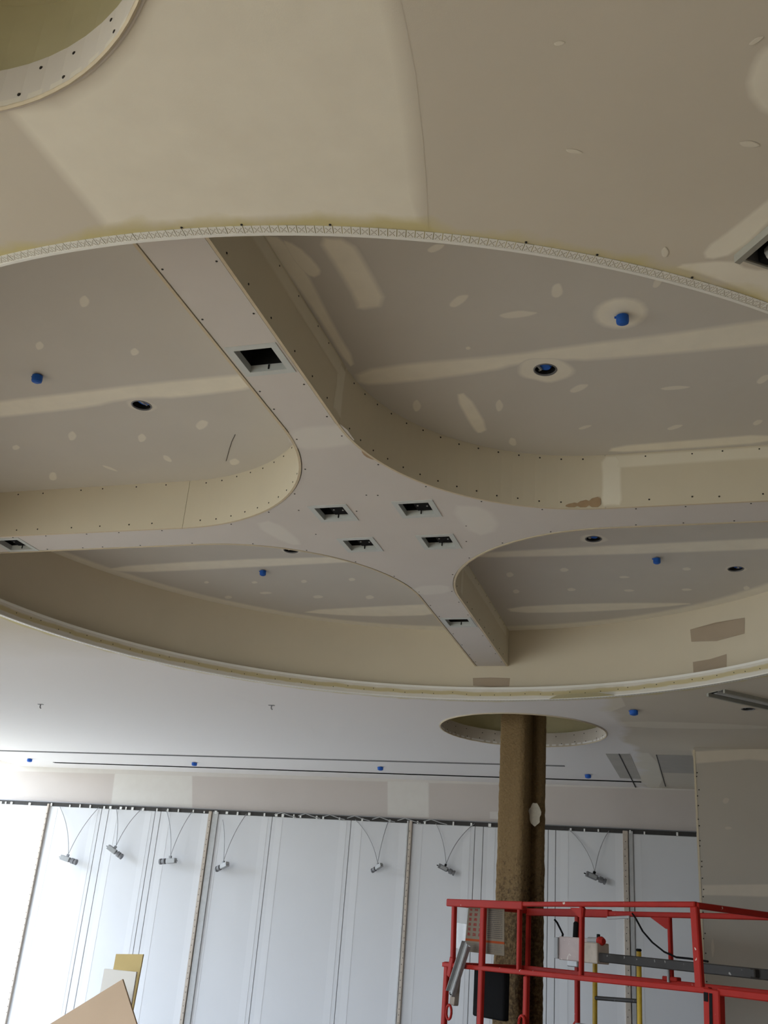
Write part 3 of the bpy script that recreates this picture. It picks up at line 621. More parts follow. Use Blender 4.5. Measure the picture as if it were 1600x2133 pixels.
# torn brown paper scars
def scar(P, to3, m, par): 
    pp = smooth_loop(P, 1); bm = bmesh.new(); f = bm.faces.new([bm.verts.new(to3(x, y, .0012)) for x, y in pp]); ex = bmesh.ops.extrude_face_region(bm, geom=[f]); 
    for v in [g for g in ex['geom'] if isinstance(g, bmesh.types.BMVert)]: v.co = v.co + (Vector(to3(0, 0, 0))-Vector(to3(0, 0, .0011)))
    bmesh.ops.triangulate(bm, faces=bm.faces[:]); bmesh.ops.recalc_face_normals(bm, faces=bm.faces[:]); from_bm('torn_paper', bm, m, par)
on_arc = lambda t, z, h: (CX+FC-(FR-h)*math.cos(t), CY-FC+(FR-h)*math.sin(t), z)
for t0, t1 in ((1.385, 1.44), (1.44, 1.495), (1.495, 1.55)): scar([(t0, ZC+.004), (t1, ZC+.004), (t1, ZC+.02+(t1-1.385)*.28), (t0, ZC+.02+(t0-1.385)*.28)], lambda t, z, h: on_arc(t, z, h+.0015), M_tan, cross)
def ontoarc(t): return (CX+FC-FR*math.cos(t), CY-FC+FR*math.sin(t))
a0 = [ontoarc(t) for t in (.22, .27, .32, .37)]
scar([a0[0], a0[1], a0[2], a0[3], (a0[2][0]-.03, a0[2][1]+.012), (a0[1][0]-.028, a0[1][1]+.01)], dn(ZC), M_tan, cross)
# screws
pts = []
for sx_, sy_ in ((1, 1), (1, -1), (-1, -1), (-1, 1)):
    for zz, o in ((ZC+.035, 0), (ZR-.02, .03)):
        a, b, c = quad_path(sx_, sy_, -.0008, 30)
        for k in range(2, 30, 2): pts.append((b[k][0], b[k][1], zz+jit(.004)))
        for L in (a, c):
            for k in range(1, 9): t = (k+jit(.25))/9; pts.append((L[0][0]*(1-t)+L[1][0]*t, L[0][1]*(1-t)+L[1][1]*t, zz+jit(.004)))
def nside(p):
    x, y = p[0]-CX, p[1]-CY; ax, ay = abs(x), abs(y); sx_, sy_ = (1 if x > 0 else -1), (1 if y > 0 else -1)
    if ay > FC-.001: return (sx_, 0, 0)
    if ax > FC-.001: return (0, sy_, 0)
    return (sx_*(FC-ax), sy_*(FC-ay), 0)
dots('side_screws', pts, nside, .0055, M_screw, cross)
pts = []
for sx_, sy_ in ((1, 1), (1, -1), (-1, -1), (-1, 1)):
    a, b, c = quad_path(sx_, sy_, .032, 16)
    pts += [(x, y, ZC-.0005) for x, y in b[1:-1:3]]
    for L in (a, c):
        for k in range(7): t = (k+.5+jit(.3))/7; pts.append((L[0][0]*(1-t)+L[1][0]*t, L[0][1]*(1-t)+L[1][1]*t, ZC-.0005))
pts += [(CX+x, CY+y, ZC-.0005) for x, y in ((-.42, -.3), (-.33, -.28), (.02, -.45), (.08, -.44), (.45, .02), (-.45, .05), (.4, .25), (-.1, -.25))]
dots('board_screws', pts, (0, 0, -1), .0055, M_screw, cross)
dots('lip_screws', [(CX+(R-.001)*math.cos(a), CY+(R-.001)*math.sin(a), ZS+.045+jit(.012)) for a in [2*PI*k/150+jit(.01) for k in range(150)]], lambda p: (CX-p[0], CY-p[1], 0), .0042, M_screw, lip)
dots('rim_screws', [(CX+(R+.043)*math.cos(a), CY+(R+.043)*math.sin(a), ZS-.001) for a in [-PI/2+x for x in (.10, .16, .245, .43, .50, .60)]], (0, 0, -1), .0045, M_screw, ceiling)
# bare brown board windows left on the far drum wall
def on_drum(u, z, h): a = math.radians(u); return (CX+(RD-h)*math.sin(a), CY+(RD-h)*math.cos(a), z)
M_bare = mat('bare_brown_board', (.40, .33, .26), .9, var=.08)
for P in ([(31.8, 3.86), (36, 3.875), (40.7, 3.86), (40.5, 3.745), (36, 3.735), (31.9, 3.765)], [(32, 3.61), (34.7, 3.61), (37.4, 3.625), (37.3, 3.52), (34.6, 3.515), (32, 3.52)], [(-2.9, 3.60), (0, 3.605), (3, 3.60), (2.9, 3.53), (0, 3.525), (-2.8, 3.535)]):
    bm = bmesh.new(); A = [bm.verts.new(on_drum(u, z, .002)) for u, z in P]
    bmesh.ops.triangle_fill(bm, edges=[bm.edges.new((A[i], A[(i+1) % len(A)])) for i in range(len(A))]); from_bm('bare_board_area', bm, M_bare, drum)
bm = bmesh.new(); tube(bm, [(-2.326, 4.277, ZR-.001), (-2.38, 4.35, ZR-.001), (-2.434, 4.434, ZR-.001), (-2.48, 4.51, ZR-.001), (-2.52, 4.574, ZR-.001)], .0016, 5); from_bm('pencil_line', bm, M_screw, ceiling)
# long slots near the far wall, recessed channels with lips
def channel(name, q, depth, m, lipm):
    bm = bmesh.new(); lo = [bm.verts.new((x, y, ZS)) for x, y in q]; hi = [bm.verts.new((x, y, ZS+depth)) for x, y in q]
    for i in range(4): j = (i+1) % 4; bm.faces.new((lo[i], lo[j], hi[j], hi[i]))
    bm.faces.new(hi); o = from_bm(name, bm, m, ceiling)
    for (i, j) in ((0, 1), (2, 3)): bm = bmesh.new(); bar(bm, (*q[i], ZS-.003), (*q[j], ZS-.003), .012, .006); from_bm('slot_trim', bm, lipm, o)
channel('linear_slot', BLK, .08, M_can, M_black); channel('linear_slot', GRY, .06, M_black, M_grey)
# board strips with an open joint beside the right wall
def strip(q, m, name):
    bm = bmesh.new(); lo = [bm.verts.new((x, y, ZS-.003)) for x, y in q]; hi = [bm.verts.new((x, y, ZS)) for x, y in q]
    for i in range(4): j = (i+1) % 4; bm.faces.new((lo[i], lo[j], hi[j], hi[i]))
    bm.faces.new(lo); bmesh.ops.recalc_face_normals(bm, faces=bm.faces[:]); from_bm(name, bm, m, ceiling)
M_strip = mat('bare_grey_strip', (.43, .41, .38), .9, var=.12, scale=4)
strip([(-.926, 10.17), (-.80, 10.16), (-.786, 11.67), (-.905, 11.66)], M_strip, 'bare_strip'); strip([(-.79, 10.16), (-.692, 10.14), (-.682, 11.67), (-.776, 11.67)], M_strip, 'bare_strip')
strip([(-.438, 10.155), (-.09, 10.14), (-.09, 11.2), (-.43, 11.2)], M_strip, 'bare_strip')
bm = bmesh.new(); bar(bm, (-.795, 10.155, ZS-.002), (-.78, 12.32, ZS-.002), .012, .006); from_bm('open_joint', bm, M_dark, ceiling)
bm = bmesh.new(); bar(bm, (-.44, 10.155, ZS-.002), (-.437, 12.17, ZS-.002), .008, .006); from_bm('open_joint', bm, M_dark, ceiling)

# --- far wall: board header above, movable partition panels below hung from a dark track
bm = bmesh.new(); box(bm, (XL, YH, 2.925), (XR, YH+.16, 4.4)); wall_far = struct(from_bm('wall_far', bm, M_head))
hd = lambda x, z, h: (x, YH-h, z)
for i, P in enumerate(PATCH_HEADER): patch('joint_compound', P, hd, .012 if i > 2 else .03, M_head, wall_far, .7 if i < 2 else .5, 0)
bm = bmesh.new(); box(bm, (XL, YH-.035, 2.875), (XR, YH+.12, 2.927)); track = from_bm('partition_track', bm, M_dark, wall_far)
bm = bmesh.new(); box(bm, (XL, YH-.042, 2.921), (XR, YH-.03, 2.931)); from_bm('track_flange', bm, M_grey, track)
bm = bmesh.new(); x = -9.8
while x < .3:
    w = random.choice((.02, .025, .04)); box(bm, (x, YH-.05, 2.872+jit(.004)), (x+w*.8, YH-.036, 2.905+jit(.006)))
    x += random.choice((.09, .16, .22, .3, .36))
stuff(from_bm('track_clips', bm, M_white, track))
XP = [XL+.01, -8.69, -7.85, -7.74, -7.03, -6.945, -6.19, -5.332, -4.258, -3.475, -2.675, -2.572, -1.793, -1.705, -.88, .06, 1.2, 2.4, XR-.01]
for a, b in zip(XP, XP[1:]):
    bm = bmesh.new(); g = .0042
    box(bm, (a+g, YH-.03, .001), (b-g, YH+.03, 2.872)); bevel(bm, .003)
    p = from_bm('partition_panel', bm, M_panel, wall_far)
    if b-a > .3:
        for xx in (a+.10, b-.10):
            s = .045; bm = bmesh.new(); box(bm, (xx-s, YH-.0318, .03), (xx+s, YH-.0295, 2.86)); from_bm('edge_strip', bm, M_panel_strip, p)
for x in XP[1:-1]:
    bm = bmesh.new(); box(bm, (x-.0065, YH-.020, .02), (x+.0065, YH-.010, 2.87)); from_bm('joint_seal', bm, M_seal if x not in (-8.69,) else M_stud, wall_far)
for x, w, m in ((-8.69, .03, M_stud), (-6.205, .045, M_stud), (-6.135, .085, M_stud2), (-3.475, .035, M_stud), (-3.515, .02, M_stud2), (-.905, .06, M_stud), (-.845, .05, M_stud2)):
    bm = bmesh.new(); box(bm, (x-w/2, YH-.065 if m is M_stud else YH-.05, .0), (x+w/2, YH-.028, 2.90)); bevel(bm, .004); st = from_bm('jamb_stud', bm, m, wall_far)
    if m is M_stud: dots('stud_holes', [(x+jit(.008), YH-.0655, .3+k*.075+jit(.01)) for k in range(34)], (0, -1, 0), .006, M_screw, st)
# loose wire tangle in the track
bm = bmesh.new()
for k in range(7):
    x = -5.3+k*.33; tube(bm, [(x, YH-.045, 2.895), (x+.1, YH-.06, 2.925), (x+.22, YH-.06, 2.89), (x+.3, YH-.045, 2.875)], .006, 5)
stuff(from_bm('track_wires', bm, M_lgrey, track))

# --- right wall block that steps forward beyond the round recess
YW = 9.75
bm = bmesh.new(); box(bm, (-.088, YW, 0), (XR, YW+.14, ZS-.0005)); wall_right = struct(from_bm('wall_right', bm, M_right))
wr = lambda x, z, h: (x, YW-h, z)
for i, P in enumerate(PATCH_WALL): patch('joint_compound', P, wr, .02 if i < 2 else .008, M_right, wall_right, .85 if i < 2 else .5, 0 if i < 2 else 1)
bm = bmesh.new(); box(bm, (-.094, YW-.004, 0), (-.076, YW+.02, ZS-.02)); cb = from_bm('corner_bead', bm, M_edge, wall_right)
dots('bead_nails', [(-.066+jit(.012), YW-.004, .9+k*.085+jit(.03)) for k in range(28)], (0, -1, 0), .006, M_screw, wall_right)
bm = bmesh.new(); box(bm, (XR, YB, 0), (XR+.15, YH+.16, 4.4)); struct(from_bm('wall_right_side', bm, M_wall))
# --- left wall: full-height glazing that throws daylight on the partition
def window(name, axis, at, a, b, z0, z1, n, out):
    """framed glazing; axis 'y' runs along y at x = at, 'x' runs along x at y = at"""
    to = (lambda u, z, t: (at+out*t, u, z)) if axis == 'y' else (lambda u, z, t: (u, at+out*t, z))
    def bx(bm, u0, u1, za, zb, t0, t1):
        p, q = to(u0, za, t0), to(u1, zb, t1); box(bm, [min(p[i], q[i]) for i in range(3)], [max(p[i], q[i]) for i in range(3)])
    f = .05; bm = plate([(a, z0), (b, z0), (b, z1), (a, z1)], [[(a+f, z0+f), (b-f, z0+f), (b-f, z1-f), (a+f, z1-f)]], 0, .1)
    for v in bm.verts: v.co = to(v.co.x, v.co.y, v.co.z)
    w = struct(from_bm(name, bm, M_frame)); st = (b-a)/n
    for k in range(1, n):
        bm = bmesh.new(); bx(bm, a+k*st-.03, a+k*st+.03, z0+f, z1-f, 0, .1); from_bm('mullion', bm, M_frame, w)
    for k in range(n):
        bm = bmesh.new(); bx(bm, a+k*st+.03, a+(k+1)*st-.03, z0+f, z1-f, .045, .055); from_bm('pane', bm, M_glass, w)
def glazed_wall(wall, wins, axis, at, lo, hi, first):
    """solid wall along one side with framed full-height windows set into it"""
    bm = bmesh.new(); cur = lo
    def seg(a, b, z0, z1):
        if b-a < .01: return
        if axis == 'y': box(bm, (at-.15, a, z0), (at, b, z1))
        else: box(bm, (a, at-.15, z0), (b, at, z1))
    for a, b, zt in wins: seg(cur, a, 0, 4.4); seg(a, b, 0, .1); seg(a, b, zt, 4.4); cur = b
    seg(cur, hi, 0, 4.4); struct(from_bm(wall, bm, M_wall))
    for k, (a, b, zt) in enumerate(wins): window('window_%d' % (first+k), axis, at, a, b, .1, zt, max(2, int((b-a)/1.5)), -1)
glazed_wall('wall_left', LEFT_GLASS, 'y', XL, YB, YH+.2, 1)
glazed_wall('wall_back', ADDED_BACK_GLASS, 'x', YB, XL-.15, XR+.15, 1+len(LEFT_GLASS))

# ================================================================== THINGS
# --- square recessed lights in the cross
def square_light(x, y, label, socket):
    t = thing('recessed_square_light', (x, y, ZC), label, 'recessed light', 'square lights in the cross bulkhead')
    h0, h1 = .082, .112; sq = lambda h: [(-h, -h), (h, -h), (h, h), (-h, h)]
    def frame(a, b, z, t): bm = plate(sq(a), [sq(b)], z, t); return bm
    from_bm('trim_frame', frame(h1, h0, -.003, .003), M_pale, t)
    k = .008; f = from_bm('mounting_collar', frame(h0+k, h0, .0, .030), M_pale, t)
    bm = bmesh.new(); box(bm, (-.003, h0-.003, .006), (.003, h0+.001, .027)); from_bm('spring_clip', bm, M_black, f)
    bm = bmesh.new(); a = h0+.004
    lo = [bm.verts.new(p) for p in ((-a, -a, .030), (a, -a, .030), (a, a, .030), (-a, a, .030))]; hi = [bm.verts.new((v.co.x, v.co.y, .235)) for v in lo]
    for i in range(4): j = (i+1) % 4; bm.faces.new((lo[i], lo[j], hi[j], hi[i]))
    bm.faces.new(hi[::-1]); from_bm('housing', bm, M_can, t)
    if socket:
        bm = bmesh.new(); box(bm, (-.015, -.05, .016), (.076, .062, .08)); bevel(bm, .004); s = from_bm('lamp_socket', bm, M_black, t)
        for q in ((.005, -.01), (.055, .0)): bm = bmesh.new(); lathe(bm, [(0, -.004), (.005, -.002), (.005, .002)], 8, Matrix.Translation((*q, .015))); from_bm('socket_screw', bm, M_lgrey, s)
    return t
L_ = ['black square recessed light of the middle four, nearest column, left of pair', 'black square recessed light of the middle four, nearer viewer, right of pair',
      'black square recessed light of the middle four, on the far side, left of pair', 'black square recessed light of the middle four, on the far side, right of pair',
      'large empty black square recessed light alone in the near arm of the cross', 'small black square recessed light alone in the far arm of the cross', 'black square recessed light cut off by the left picture edge in the left arm']
L_[0] = 'black square recessed light of the middle four, nearer viewer, left of pair'
for (x, y), l, s in zip(sq_pos, L_, (1, 1, 1, 1, 0, 0, 1)): square_light(x, y, l, s)
# --- round downlight cans
def downlight(x, y, z, label, fill):
    t = thing('downlight_can', (x, y, z), label, 'downlight', 'round downlight cans')
    bm = bmesh.new(); lathe(bm, [(.046, .004), (.0475, -.003), (.052, -.003), (.053, .0), (.0495, .002)], 28, close=True); from_bm('trim_ring', bm, M_grey, t)
    bm = bmesh.new(); lathe(bm, [(.0475, .002), (.0475, .11), (0, .11)], 28); from_bm('can_body', bm, M_can, t)
    bm = bmesh.new(); lathe(bm, [(0, .012), (.030, .014), (.034, .022), (.034, .05), (0, .05)], 20, Matrix.Translation((fill*.008, -.004, 0)) @ Matrix.Rotation(.18, 4, 'Y')); c = from_bm('taped_lamp', bm, M_blue, t)
    bm = bmesh.new(); tube(bm, [(.02*fill-.018, -.03, .016), (.02*fill-.006, -.012, .009), (.02*fill, .012, .012), (.02*fill-.012, .032, .02)], .006, 6); from_bm('wire_loop', bm, M_lgrey, t)
    return t
DL = ['round downlight can with blue tape beside the taped joint, near right quarter of recess', 'narrow-looking round downlight can left of the near arm, by the taped joint', 'round downlight can just behind the left arm in the far left quarter',
      'round downlight can just behind the right arm in the far right quarter', 'dark round downlight can without tape, furthest right in the far right quarter']
for (x, y), l, f in zip(cans, DL, (-1, 1, -1, -1, 1)): downlight(x, y, ZR, l, f)
downlight(*SCAN, ZS, 'round downlight can with blue tape in the flat ceiling beyond the recess', -1)
# --- sprinkler heads under blue protective caps
def sprinkler(x, y, z, label, r=.024, tilt=0):
    t = thing('capped_sprinkler', (x, y, z), label, 'sprinkler', 'sprinkler heads under blue caps')
    bm = bmesh.new(); lathe(bm, [(.010, .0), (.010, -.012), (0, -.012)], 12); from_bm('pipe_stub', bm, M_steel, t)
    bm = bmesh.new(); lathe(bm, [(r*.98, -.006), (r, -.03), (r*.93, -.038), (r*.5, -.044), (0, -.045)], 20, Matrix.Rotation(tilt, 4, 'X')); lathe(bm, [(0, -.0062), (r*.98, -.006)], 20, Matrix.Rotation(tilt, 4, 'X')); c = from_bm('blue_cap', bm, M_blue, t)
    bm = bmesh.new(); box(bm, (-r-.006, -.005, -.012), (-r+.004, .005, -.007)); from_bm('cap_tab', bm, M_blue, c)
    return t
E_ = 1.409
for (sx_, sy_), l in zip(((1, -1), (-1, -1), (-1, 1), (1, 1)), ('blue capped sprinkler in the middle of a round white filler ring, near right quarter', 'blue capped sprinkler near the left picture edge, near left quarter of recess', 'blue capped sprinkler in the far left quarter of the round recess', 'blue capped sprinkler in the far right quarter of the round recess')):
    sprinkler(CX+sx_*E_, CY+sy_*E_, ZR, l, .026 if sy_ < 0 else .024, .1)
for (x, y), l in zip(((-8.66, 11.62), (-6.13, 11.5), (-3.637, 11.39), (-1.24, 11.48), (-.52, 8.18)), ('blue capped sprinkler between the long slots, closest to the bright window', 'blue capped sprinkler between the long slots, second from the left', 'blue capped sprinkler between the long slots, just left of the brown column', 'blue capped sprinkler by the black slot, just right of the brown column', 'blue capped sprinkler in the flat ceiling between recess rim and column opening')):
    sprinkler(x, y, ZS, l, .034)
# --- two bare hanger clips
for (x, y), l in zip(((-6.15, 8.24), (-3.67, 8.16)), ('small bare metal hanger clip in the flat ceiling, left one of two', 'small bare metal hanger clip in the flat ceiling, right one of two')):
    t = thing('hanger_clip', (x, y, ZS), l, 'clip', 'bare hanger clips')
    bm = bmesh.new(); box(bm, (-.028, -.012, -.004), (.028, .012, 0)); from_bm('clip_plate', bm, M_grey, t)
    bm = bmesh.new(); tube(bm, [(0, 0, -.003), (0, 0, -.03), (.012, 0, -.04)], .006, 6); from_bm('clip_hook', bm, M_grey, t)
# --- diagonal slot lights cut into the flat ceiling
def slot_light(q, o, d, n, w, label, bright):
    t = thing('linear_slot_light', (o.x, o.y, ZS), label, 'slot light', 'diagonal slot lights')
    D = Vector((d.x, d.y, 0)); N = Vector((n.x, n.y, 0)); L = 1.3
    bm = bmesh.new()
    bm.free(); zz = Vector((0, 0, -.012))
    for a, b in ((N*-.006+zz, N*-.006+D*L+zz), (N*(w+.006)+zz, N*(w+.006)+D*L+zz)): bm = bmesh.new(); bar(bm, a, b, .018, .026); from_bm('slot_frame', bm, M_rail, t)
    bm = bmesh.new(); bar(bm, D*-.004+Vector((0, 0, -.001)), N*w-D*.004+Vector((0, 0, -.001)), .008, .004); from_bm('end_trim', bm, M_rail, t)
    bm = bmesh.new(); lo = [bm.verts.new(v) for v in (D*.002+N*.004, D*L+N*.004, D*L+N*(w-.004), D*.002+N*(w-.004))]; hi = [bm.verts.new(v.co+Vector((0, 0, .12))) for v in lo]
    for i in range(4): j = (i+1) % 4; bm.faces.new((lo[i], lo[j], hi[j], hi[i]))
    bm.faces.new(hi[::-1]); from_bm('slot_housing', bm, M_grey, t)
    bm = bmesh.new(); tube(bm, [N*w*.74+D*.03+Vector((0, 0, .018)), N*w*.74+D*1.28+Vector((0, 0, .018))], .026, 12); from_bm('tube_lamp', bm, M_silver, t)
    bm = bmesh.new(); bar(bm, N*w*.74+D*.006+Vector((0, 0, .03)), N*w*.74+D*.03+Vector((0, 0, .03)), .05, .06); from_bm('lamp_holder', bm, M_black, t)
slot_light(SL1, o1, d1, n1, .12, 'grey framed slot light with white tube at the right edge, near side of recess', 1)
slot_light(SL2, o2, d2, n2, .15, 'grey framed slot light at the right edge on the far side of the round recess', 0)
# --- fireproofed steel column
col = thing('fireproofed_column', (-1.567, 9.10, 0), 'brown rough-sprayed steel column rising through the round ceiling opening', 'column')
def rough_prism(name, prof, z0, z1, amp, dz=.035):
    bm = bmesh.new(); rings = []; nz = int((z1-z0)/dz)
    for k in range(nz+1):
        z = z0+(z1-z0)*k/nz; ring_ = []
        for i, (x, y) in enumerate(prof):
            a = amp*(1.7 if z < 2.3 else 1)
            ring_.append(bm.verts.new((x+jit(a), y+jit(a), z+jit(a))))
        rings.append(ring_)
    n = len(prof)
    for A, B in zip(rings, rings[1:]):
        for i in range(n): j = (i+1) % n; bm.faces.new((A[i], A[j], B[j], B[i]))
    bm.faces.new(rings[0][::-1]); bm.faces.new(rings[-1])
    return from_bm(name, bm, M_spray, col, True)
def rrect(hw, hd, r, cx, cy, rot, k=5, sub=6):
    p = []
    for sx_, sy_, a in ((1, 1, 0), (-1, 1, PI/2), (-1, -1, PI), (1, -1, 1.5*PI)):
        for i in range(k+1): t = a+PI/2*i/k; p.append((sx_*(hw-r)+r*math.cos(t), sy_*(hd-r)+r*math.sin(t)))
    q = []
    for i in range(len(p)):
        a, b = Vector(p[i]), Vector(p[(i+1) % len(p)]); m_ = max(1, int((b-a).length/.03))
        q += [tuple(a.lerp(b, s/m_)) for s in range(m_)]
    c, s = math.cos(rot), math.sin(rot); return [(cx+x*c-y*s, cy+x*s+y*c) for x, y in q]
TH = math.radians(-24)
rot2 = lambda x, y: (x*math.cos(TH)-y*math.sin(TH), x*math.sin(TH)+y*math.cos(TH))
zt = ZS+.585
rough_prism('front_flange', rrect(.135, .062, .042, -.052, -.115, TH), .0, zt, .0028)
bx_, by_ = rot2(.0, .115); rough_prism('rear_flange', rrect(.135, .058, .045, .06, .14, TH), .0, zt, .0026)
rough_prism('web', rrect(.05, .10, .03, .0, .01, TH), .0, zt, .002)
bm = bmesh.new()
P = [(.062*(1+.10*math.sin(5*t)+.06*math.sin(9*t+1))*math.cos(t)*.82, .098*(1+.05*math.sin(7*t))*math.sin(t)) for t in [2*PI*k/28 for k in range(28)]]
f = bm.faces.new([bm.verts.new((x, 0, z)) for x, z in P]); ex = bmesh.ops.extrude_face_region(bm, geom=[f]); bmesh.ops.translate(bm, vec=(0, -.012, 0), verts=[g for g in ex['geom'] if isinstance(g, bmesh.types.BMVert)])
bmesh.ops.recalc_face_normals(bm, faces=bm.faces[:])
o = from_bm('white_patch', bm, mat('pale_plaster', (.66, .63, .55), .8, var=.2, scale=40), col); o.location = (.128, -.05, 2.66); o.rotation_euler = (0, 0, .15)
# --- small grey spotlights dangling on wire loops in front of the partition
def spot(x, z, wa, wb, yaw, roll, style, label, sc=1.0):
    t = thing('hanging_spotlight', (x, YH-.15, z), label, 'spotlight', 'spotlights hanging on wires')
    Mx = Matrix.Rotation(yaw, 4, 'Z') @ Matrix.Rotation(roll, 4, 'Y') @ Matrix.Scale(sc, 4)
    bm = bmesh.new(); box(bm, (-.105, -.03, -.032), (.035, .03, .03)); bevel(bm, .008, 2); bmesh.ops.transform(bm, matrix=Mx, verts=bm.verts[:]); b = from_bm('body', bm, M_lgrey if style == 0 else M_grey, t)
    if style: 
        bm = bmesh.new(); box(bm, (-.07, -.034, -.022), (.03, -.0285, .02)); bevel(bm, .004); bmesh.ops.transform(bm, matrix=Mx, verts=bm.verts[:]); from_bm('lens', bm, M_lgrey, b)
    bm = bmesh.new(); RX = Matrix.Rotation(PI/2, 4, 'Y')
    lathe(bm, [(0, .034), (.018, .034), (.018, .055), (.036, .06), (.036, .10), (.028, .102), (.028, .118), (.037, .12), (.037, .142), (.03, .144), (0, .135)], 16, Mx @ RX); from_bm('lamp_head', bm, M_grey, t)
    bm = bmesh.new(); box(bm, (-.03, -.012, .028), (.0, .012, .062)); bmesh.ops.transform(bm, matrix=Mx, verts=bm.verts[:]); from_bm('hook', bm, M_grey if style == 0 else M_black, t)
    bm = bmesh.new(); box(bm, (-.128, -.008, -.012), (-.10, .008, .0)); bmesh.ops.transform(bm, matrix=Mx, verts=bm.verts[:]); from_bm('rear_tab', bm, M_grey if style == 0 else M_black, t)
    top = Mx @ Vector((-.015, 0, .06))
    for w, sgn in ((wa, -1), (wb, 1)):
        e = Vector((w[0]-x, .10, w[1]-z)); mid = top.lerp(e, .5)+Vector(((e.x-top.x)*-.22, 0, .06)); pts = []
        for k in range(11): u = k/10; pts.append((1-u)**2*top+2*u*(1-u)*mid+u*u*e)
        bm = bmesh.new(); tube(bm, pts, .0045, 6); from_bm('wire', bm, M_wire, t)
SPT = [(-8.16, 2.19, (-8.51, 2.87), (-7.89, 2.88), .1, .22, 0, 'grey spotlight on wires furthest left, lamp head pointing right', 1), (-7.48, 2.33, (-7.62, 2.88), (-7.22, 2.90), .15, .5, 0, 'grey spotlight hanging highest at left, tilted steeply down to the right', 1),
       (-6.65, 2.25, (-6.86, 2.89), (-6.48, 2.88), PI-.15, .1, 0, 'grey spotlight pointing left, just left of the widest stud', 1), (-5.88, 2.23, (-6.02, 2.80), (-5.69, 2.89), PI-.5, .3, 0, 'grey spotlight drooping left, just right of the widest stud', .95),
       (-3.83, 2.33, (-4.20, 2.88), (-3.76, 2.90), PI/2+1.0, .4, 0, 'smallest-looking grey spotlight seen end on, hanging alone mid wall', .75), (-2.99, 2.36, (-3.16, 2.88), (-2.68, 2.90), .25, .38, 1, 'dark spotlight with pale lens hanging just left of the brown column', .85),
       (-1.25, 2.37, (-1.55, 2.88), (-1.09, 2.89), .25, .33, 1, 'dark spotlight with pale lens hanging right of the brown column', .95)]
for a in SPT: spot(*a)
# --- red scissor lift: only its guard rails reach into the picture
LA, LB = Vector((-2.02, 8.40, 0)), Vector((-.105, 6.60, 0)); LD = (LB-LA).normalized(); LN = Vector((-LD.y, LD.x, 0))
Q = lambda u, z, off=0: LA+LD*u+LN*off+Vector((0, 0, z))
lift = thing('scissor_lift', Q(1.35, 0, .38), 'red scissor lift with chipped guard rails parked before the brown column', 'lift')
inv = Matrix.Translation(-lift.location)
def lp(name, m, *bars, bev=.006, parent=None):
    bm = bmesh.new()
    for a, b, w, h in bars: bar(bm, a, b, w, h, (0, 0, 1))
    if bev: bevel(bm, bev)
    bmesh.ops.transform(bm, matrix=inv, verts=bm.verts[:])
    return from_bm(name, bm, m, parent or lift)
OB = .76
lp('top_rail', M_red, (Q(.0, 1.868), Q(1.0, 1.862), .05, .056)); lp('top_rail', M_red, (Q(.98, 1.872), Q(2.66, 1.897), .036, .032))
bm = bmesh.new(); bar(bm, Q(-.004, 1.868), Q(.002, 1.868), .036, .04); bmesh.ops.transform(bm, matrix=inv, verts=bm.verts[:]); from_bm('tube_end', bm, M_black, lift)
lp('top_rail', M_red, (Q(.05, 1.856, OB), Q(1.06, 1.866, OB), .05, .056)); lp('top_rail', M_red, (Q(1.05, 1.866, OB), Q(2.68, 1.88, OB), .036, .036))
lp('end_rail', M_red, (Q(2.655, 1.892), Q(2.655, 1.88, OB), .036, .036)); lp('end_rail', M_red, (Q(.03, 1.86), Q(.05, 1.86, OB), .036, .036))
lp('mid_rail', M_red, (Q(-.03, 1.411), Q(2.74, 1.442), .038, .034)); lp('mid_rail', M_red, (Q(.03, 1.43, OB), Q(2.7, 1.442, OB), .036, .034)); lp('mid_rail', M_red, (Q(2.80, 1.442), Q(3.35, 1.440), .036, .04))
lp('mid_rail', M_red, (Q(-.02, 1.415), Q(.02, 1.43, OB), .034, .034))
for u0, u1, z0, z1, w in ((.086, .10, 1.85, 1.42, .04), (.49, .495, 1.85, .86, .052), (.945, .95, 1.84, 1.43, .03), (1.635, 1.625, 1.87, 1.44, .028), (2.645, 2.66, 1.885, 1.44, .055), (.02, .012, 1.40, .86, .05), (1.04, 1.038, 1.40, .86, .042)):
    lp('post', M_red, (Q(u1, z1), Q(u0, z0), .034, w))
for u, z0, z1, w in ((.68, .86, 1.85, .038), (1.67, 1.45, 1.86, .026), (2.6, .86, 1.86, .04), (.06, .86, 1.85, .038)): lp('post', M_red, (Q(u, z0, OB), Q(u, z1, OB), .034, w))
bm = bmesh.new()
for pts in ([(1.47, 1.862), (1.68, 1.862), (1.68, 1.79), (1.64, 1.78)],): 
    f = bm.faces.new([bm.verts.new(Q(u, z, OB-.012)) for u, z in pts]); ex = bmesh.ops.extrude_face_region(bm, geom=[f]); bmesh.ops.translate(bm, vec=LN*.02, verts=[g for g in ex['geom'] if isinstance(g, bmesh.types.BMVert)])
bmesh.ops.recalc_face_normals(bm, faces=bm.faces[:]); bmesh.ops.transform(bm, matrix=inv, verts=bm.verts[:]); from_bm('gusset', bm, M_red, lift)
bm = bmesh.new()
for pts in ([(1.52, 1.858), (1.66, 1.858), (1.65, 1.80), (1.61, 1.80)],): 
    f = bm.faces.new([bm.verts.new(Q(u, z, -.01)) for u, z in pts]); ex = bmesh.ops.extrude_face_region(bm, geom=[f]); bmesh.ops.translate(bm, vec=LN*.02, verts=[g for g in ex['geom'] if isinstance(g, bmesh.types.BMVert)])
bmesh.ops.recalc_face_normals(bm, faces=bm.faces[:]); bmesh.ops.transform(bm, matrix=inv, verts=bm.verts[:]); from_bm('gusset', bm, M_red, lift)
